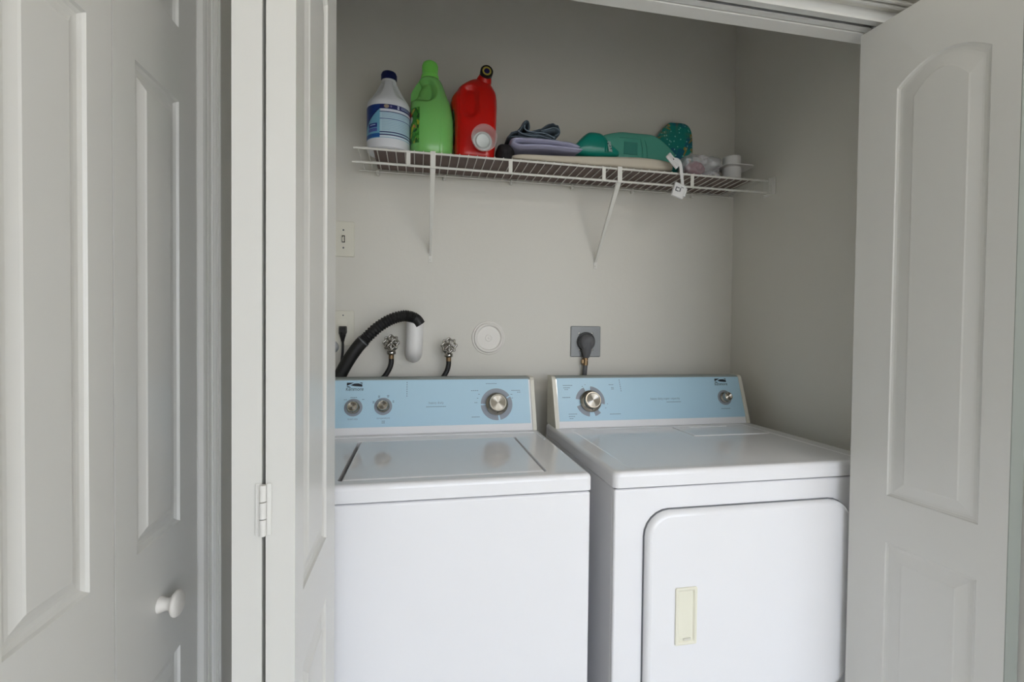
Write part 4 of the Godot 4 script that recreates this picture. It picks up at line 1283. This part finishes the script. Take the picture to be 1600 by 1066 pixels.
func soft_goods() -> void:
	# cream pad along the shelf
	var pad := MB.new()
	var swell := func(p: Vector3) -> Vector3:
		var t := (p.x + 1.0) * 0.5
		var thick := lerpf(0.55, 1.0, smoothstep(0.15, 0.85, t))
		return Vector3(p.x, (p.y + 1.0) * thick - 1.0, p.z)
	pillow(pad, Vector3(0.588, 1.8130, 0.124), Vector3(0.292, 0.0250, 0.068), 0.32, 0.55, 0.0025, 120.0, DECK + 0.0003, swell)
	tag(build("ironing_pad", pad, grain(paint(Color(0.80, 0.765, 0.70), 0.85), 0.08, 2.0, 26.0, 0.5)), "long cream folded pad lying on the shelf beneath towel and teal packages", "pad")
	# dark cloth at the pile's left end
	var dk := MB.new()
	pillow(dk, Vector3(0.283, 1.8145, 0.13), Vector3(0.026, 0.034, 0.050), 0.8, 0.8, 0.010, 420.0, DECK + 0.0003)
	tag(build("dark_rag", dk, grain(paint(Color(0.13, 0.12, 0.13), 0.9), 0.1, 2.5, 40.0)), "crumpled charcoal rag at the left end of the folded cloths", "rag")
	# lavender towel
	var lv := MB.new()
	ribbon(lv, [px(1440, 590), px(1150, 560), px(800, 520), px(450, 520), px(330, 480), px(300, 430), px(420, 410), px(700, 430), px(1000, 460), px(1250, 500), px(1400, 550)], 0.017, 0.065, 0.185, 0.002, 10.0)
	tag(build("folded_towel", lv, grain(paint(Color(0.66, 0.66, 0.76), 0.9), 0.12, 3.0, 40.0)), "pale lavender folded towel lying under the grey-blue rag", "towel")
	# grey-blue rag crumpled on top
	var rg := thing("crumpled_rag", "grey-blue crumpled cloth with light hems on top of the lavender towel", "cloth", Vector3.ZERO)
	var cm := grain(paint(Color(0.33, 0.385, 0.43), 0.9), 0.12, 3.0, 45.0)
	var f1 := MB.new()
	ribbon(f1, [px(235, 360), px(300, 275), px(390, 250), px(450, 190), px(510, 110), px(555, 105), px(572, 170), px(565, 255), px(660, 245), px(770, 215), px(880, 160), px(960, 148), px(1040, 175), px(1078, 240), px(1060, 300), px(1000, 330)], 0.0085, 0.060, 0.165, 0.004, 40.0)
	build("fold", f1, cm, rg)
	var f2 := MB.new()
	ribbon(f2, [px(390, 262), px(470, 310), px(600, 320), px(740, 300), px(880, 260), px(990, 240), px(1060, 275)], 0.0085, 0.058, 0.172, 0.003, 90.0)
	build("fold", f2, cm, rg)
	var f3 := MB.new()
	ribbon(f3, [px(250, 370), px(400, 345), px(560, 372), px(720, 352), px(860, 378), px(960, 400), px(1000, 370), px(930, 340), px(800, 335)], 0.0090, 0.058, 0.170, 0.003, 140.0)
	build("fold", f3, cm, rg)
	for h in [[px(490, 180), px(492, 235), px(540, 268), px(620, 285), px(760, 300), px(880, 330), px(985, 385)], [px(380, 262), px(460, 315), px(600, 345), px(720, 340), px(830, 370), px(930, 392)], [px(760, 268), px(860, 242), px(970, 218), px(1040, 238), px(1075, 275)]]:
		var hp := []
		for q in smooth_path(h, 5): hp.append(Vector3(q.x, q.y, 0.1725))
		var hm := MB.new()
		hm.tube(hp, 0.0018, 6)
		tag(build("hem", hm, grain(paint(Color(0.46, 0.52, 0.57), 0.9), 0.12, 3.0, 45.0), rg), "lighter hem")

	# teal packages
	var p1 := thing("teal_package", "dark teal plastic package with small white print, next to the lavender towel", "package", Vector3.ZERO)
	var b1 := MB.new()
	var dome := func(p: Vector3) -> Vector3:
		var lift := 1.0 - 0.55 * smoothstep(0.15, 1.0, absf(p.x + 0.1))
		return Vector3(p.x, (p.y + 1.0) * lift - 1.0, p.z)
	pillow(b1, Vector3(0.597, 1.871, 0.149), Vector3(0.086, 0.041, 0.031), 0.75, 0.72, 0.006, 160.0, 1.8300, dome)
	build("wrapper", b1, paint(Color(0.03, 0.49, 0.43), 0.28), p1)
	var fin := MB.new()
	fin.tube(smooth_path([Vector3(0.622, 1.842, 0.179), Vector3(0.620, 1.868, 0.179), Vector3(0.614, 1.888, 0.172), Vector3(0.610, 1.899, 0.160)], 5), 0.0022, 6)
	build("seam", fin, paint(Color(0.03, 0.49, 0.43), 0.28), p1)
	var wp := MB.new()
	var lean := Transform3D(Basis(Vector3.UP, 0.25) * Basis(Vector3.RIGHT, -0.28), Vector3(0.636, 1.862, 0.1790))
	wp.box(Vector3.ZERO, Vector3(0.014, 0.040, 0.0015), 0.0004, 1, lean)
	var wn := build("printed_tab", wp, paint(Color(0.60, 0.68, 0.66), 0.4), p1)
	var ink := MB.new()
	for k in 3:
		ink.box(Vector3(-0.001 + 0.002 * (k % 2), 0.011 - k * 0.010, 0.0009), Vector3(0.006, 0.0035, 0.0004), 0.0, 1, lean * Transform3D(Basis(Vector3.BACK, 0.5 - 0.9 * (k % 2)), Vector3.ZERO))
	build("print", ink, paint(Color(0.04, 0.20, 0.20), 0.5), wn)

	var p2 := thing("teal_packet", "pale sea-green glossy packet lying behind the dark teal package", "package", Vector3.ZERO)
	var b2 := MB.new()
	var bag := func(p: Vector3) -> Vector3:
		var lift := 1.0 - 0.42 * smoothstep(0.35, 1.0, p.x) - 0.12 * smoothstep(0.3, 1.0, -p.x)
		return Vector3(p.x, (p.y + 1.0) * lift - 1.0, p.z)
	pillow(b2, Vector3(0.773, 1.893, 0.085), Vector3(0.153, 0.057, 0.031), 0.5, 0.45, 0.004, 190.0, 1.8362, bag)
	build("wrapper", b2, paint(Color(0.32, 0.62, 0.55), 0.26), p2)
	for s in [[Vector3(0.790, 1.850, 0.1160), Vector3(0.787, 1.890, 0.1165), Vector3(0.780, 1.920, 0.1150), Vector3(0.774, 1.945, 0.104)], [Vector3(0.807, 1.850, 0.1160), Vector3(0.805, 1.890, 0.1165), Vector3(0.797, 1.920, 0.1145), Vector3(0.790, 1.944, 0.102)], [Vector3(0.700, 1.922, 0.1150), Vector3(0.740, 1.924, 0.1155), Vector3(0.772, 1.922, 0.1150)]]:
		var cr := MB.new()
		cr.tube(smooth_path(s, 5), 0.0022, 6)
		build("crease", cr, paint(Color(0.32, 0.62, 0.55), 0.26), p2)
	var win := MB.new()
	win.box(Vector3(0.742, 1.888, 0.1158), Vector3(0.052, 0.044, 0.002), 0.0008, 1)
	build("printed_patch", win, paint(Color(0.20, 0.50, 0.45), 0.35), p2)

	# patterned pouch standing at the back
	var po := MB.new()
	var bagx := func(p: Vector3) -> Vector3:
		var t := (p.y + 1.0) * 0.5
		return Vector3(p.x * lerpf(1.06, 0.86, t) + 0.04 * t, p.y - 0.10 * smoothstep(0.0, 1.0, t) * smoothstep(-0.2, -1.0, p.x) * 3.0, p.z)
	pillow(po, Vector3(0.950, 1.909, 0.030), Vector3(0.083, 0.121, 0.023), 0.5, 0.42, 0.004, 140.0, DECK + 0.0003, bagx)
	var pm := textured(picture(256, 256, pouch_print), 0.35)
	pm.uv1_triplanar = true
	pm.uv1_scale = Vector3(4.3, 4.3, 4.3)
	tag(build("patterned_pouch", po, pm), "deep teal pouch with gold strokes and pale dots standing at the back", "pouch")

	# clear plastic bag with something pink in it
	var pb := thing("plastic_bag", "crumpled clear plastic bag with pink contents left of the white fitting", "plastic bag", Vector3.ZERO)
	var film := paint(Color(0.86, 0.86, 0.88, 0.30), 0.10)
	film.transparency = BaseMaterial3D.TRANSPARENCY_ALPHA
	var b3 := MB.new()
	pillow(b3, Vector3(1.008, 1.834, 0.118), Vector3(0.074, 0.048, 0.050), 0.9, 0.85, 0.034, 620.0, DECK + 0.0003)
	build("film", b3, film, pb)
	var b4 := MB.new()
	pillow(b4, Vector3(0.992, 1.826, 0.115), Vector3(0.034, 0.034, 0.030), 1.0, 1.0, 0.020, 700.0, DECK + 0.002)
	build("pink_contents", b4, paint(Color(0.66, 0.42, 0.46), 0.6), pb)
	var b5 := MB.new()
	pillow(b5, Vector3(1.048, 1.806, 0.128), Vector3(0.036, 0.018, 0.032), 0.9, 0.9, 0.006, 420.0, DECK + 0.002)
	build("tissue", b5, paint(Color(0.78, 0.77, 0.78), 0.7), pb)

func small_goods() -> void:
	# white plastic fitting near the right wall
	var ft := thing("pipe_fitting", "white plastic flanged pipe fitting at the right end of the shelf", "pipe fitting", Vector3(1.148, DECK, 0.112))
	var b := MB.new()
	b.lathe([Vector2(0.0, 0.0003), Vector2(0.0335, 0.0003), Vector2(0.0335, 0.058), Vector2(0.0315, 0.061), Vector2(0.0315, 0.098), Vector2(0.0300, 0.1005), Vector2(0.0275, 0.1005), Vector2(0.0270, 0.07), Vector2(0.0, 0.07)], Transform3D.IDENTITY, 48, [1, 2, 3, 4, 6, 7])
	build("socket", b, M.pvc, ft)
	var fl := MB.new()
	var xf := Transform3D(Basis(Vector3(1, 0, 0), Vector3(0, 0, -1), Vector3(0, 1, 0)), Vector3.ZERO)
	slab(fl, -0.052, 0.066, -0.050, 0.050, 0.022, 0.0585, 0.0630, 0.0015, xf)
	build("flange", fl, M.pvc, ft)

	# strap lock hanging over the shelf edge
	var sl := thing("strap_lock", "white plastic strap with two clips hanging over the shelf edge", "strap", Vector3(0.85, 1.76, 0.2185))
	var o := Vector3(0.85, 1.76, 0.2185)
	var up := Transform3D(Basis(Vector3.BACK, -0.80) * Basis(Vector3.RIGHT, -0.35) * Basis.from_scale(Vector3(1.1, 1.25, 1.0)), Vector3(0.846, 1.815, 0.2225) - o)
	var c1 := MB.new()
	c1.box(Vector3(0, 0, 0), Vector3(0.050, 0.022, 0.007), 0.0025, 2, up)
	c1.box(Vector3(-0.012, 0.0, 0.004), Vector3(0.016, 0.003, 0.003), 0.001, 1, up)
	c1.box(Vector3(0.008, 0.007, 0.004), Vector3(0.026, 0.003, 0.003), 0.001, 1, up)
	c1.box(Vector3(0.008, -0.007, 0.004), Vector3(0.026, 0.003, 0.003), 0.001, 1, up)
	build("clip", c1, M.plastic, sl)
	var k1 := MB.new()
	k1.box(Vector3(-0.004, 0.002, 0.0038), Vector3(0.007, 0.003, 0.0012), 0.0, 1, up)
	build("slot", k1, M.dark, sl)
	var st := MB.new()
	var path := smooth_path([Vector3(0.852, 1.822, 0.218) - o, Vector3(0.866, 1.818, 0.223) - o, Vector3(0.873, 1.800, 0.2255) - o, Vector3(0.877, 1.775, 0.2250) - o, Vector3(0.882, 1.745, 0.2235) - o, Vector3(0.884, 1.722, 0.2225) - o], 5)
	for i in path.size() - 1:
		var d: Vector3 = path[i + 1] - path[i]
		var m: Vector3 = (path[i] + path[i + 1]) / 2
		var yv := d.normalized()
		var xv := yv.cross(Vector3.BACK).normalized()
		st.box(Vector3.ZERO, Vector3(0.0115, d.length() * 1.15, 0.0022), 0.0008, 1, Transform3D(Basis(xv, yv, xv.cross(yv)), m))
	build("strap", st, M.plastic, sl)
	var lo := Transform3D(Basis(Vector3.BACK, -0.32) * Basis.from_scale(Vector3(1.3, 1.15, 1.0)), Vector3(0.867, 1.7150, 0.2255) - o)
	var c2 := MB.new()
	c2.box(Vector3.ZERO, Vector3(0.034, 0.042, 0.010), 0.003, 2, lo)
	c2.box(Vector3(0.016, 0.002, 0.0), Vector3(0.012, 0.026, 0.008), 0.002, 2, lo)
	build("clip", c2, M.plastic, sl)
	var k2 := MB.new()
	for q in [[-0.006, 0.006, 0.010, 0.003, 0.4], [0.002, 0.002, 0.003, 0.012, 0.4], [-0.006, -0.004, 0.010, 0.003, 0.4], [-0.010, 0.001, 0.003, 0.010, 0.4], [0.006, 0.011, 0.008, 0.002, 0.4]]:
		k2.box(Vector3(q[0], q[1], 0.0052), Vector3(q[2], q[3], 0.0006), 0.0, 1, lo)
	build("embossed_mark", k2, M.gasket, sl)
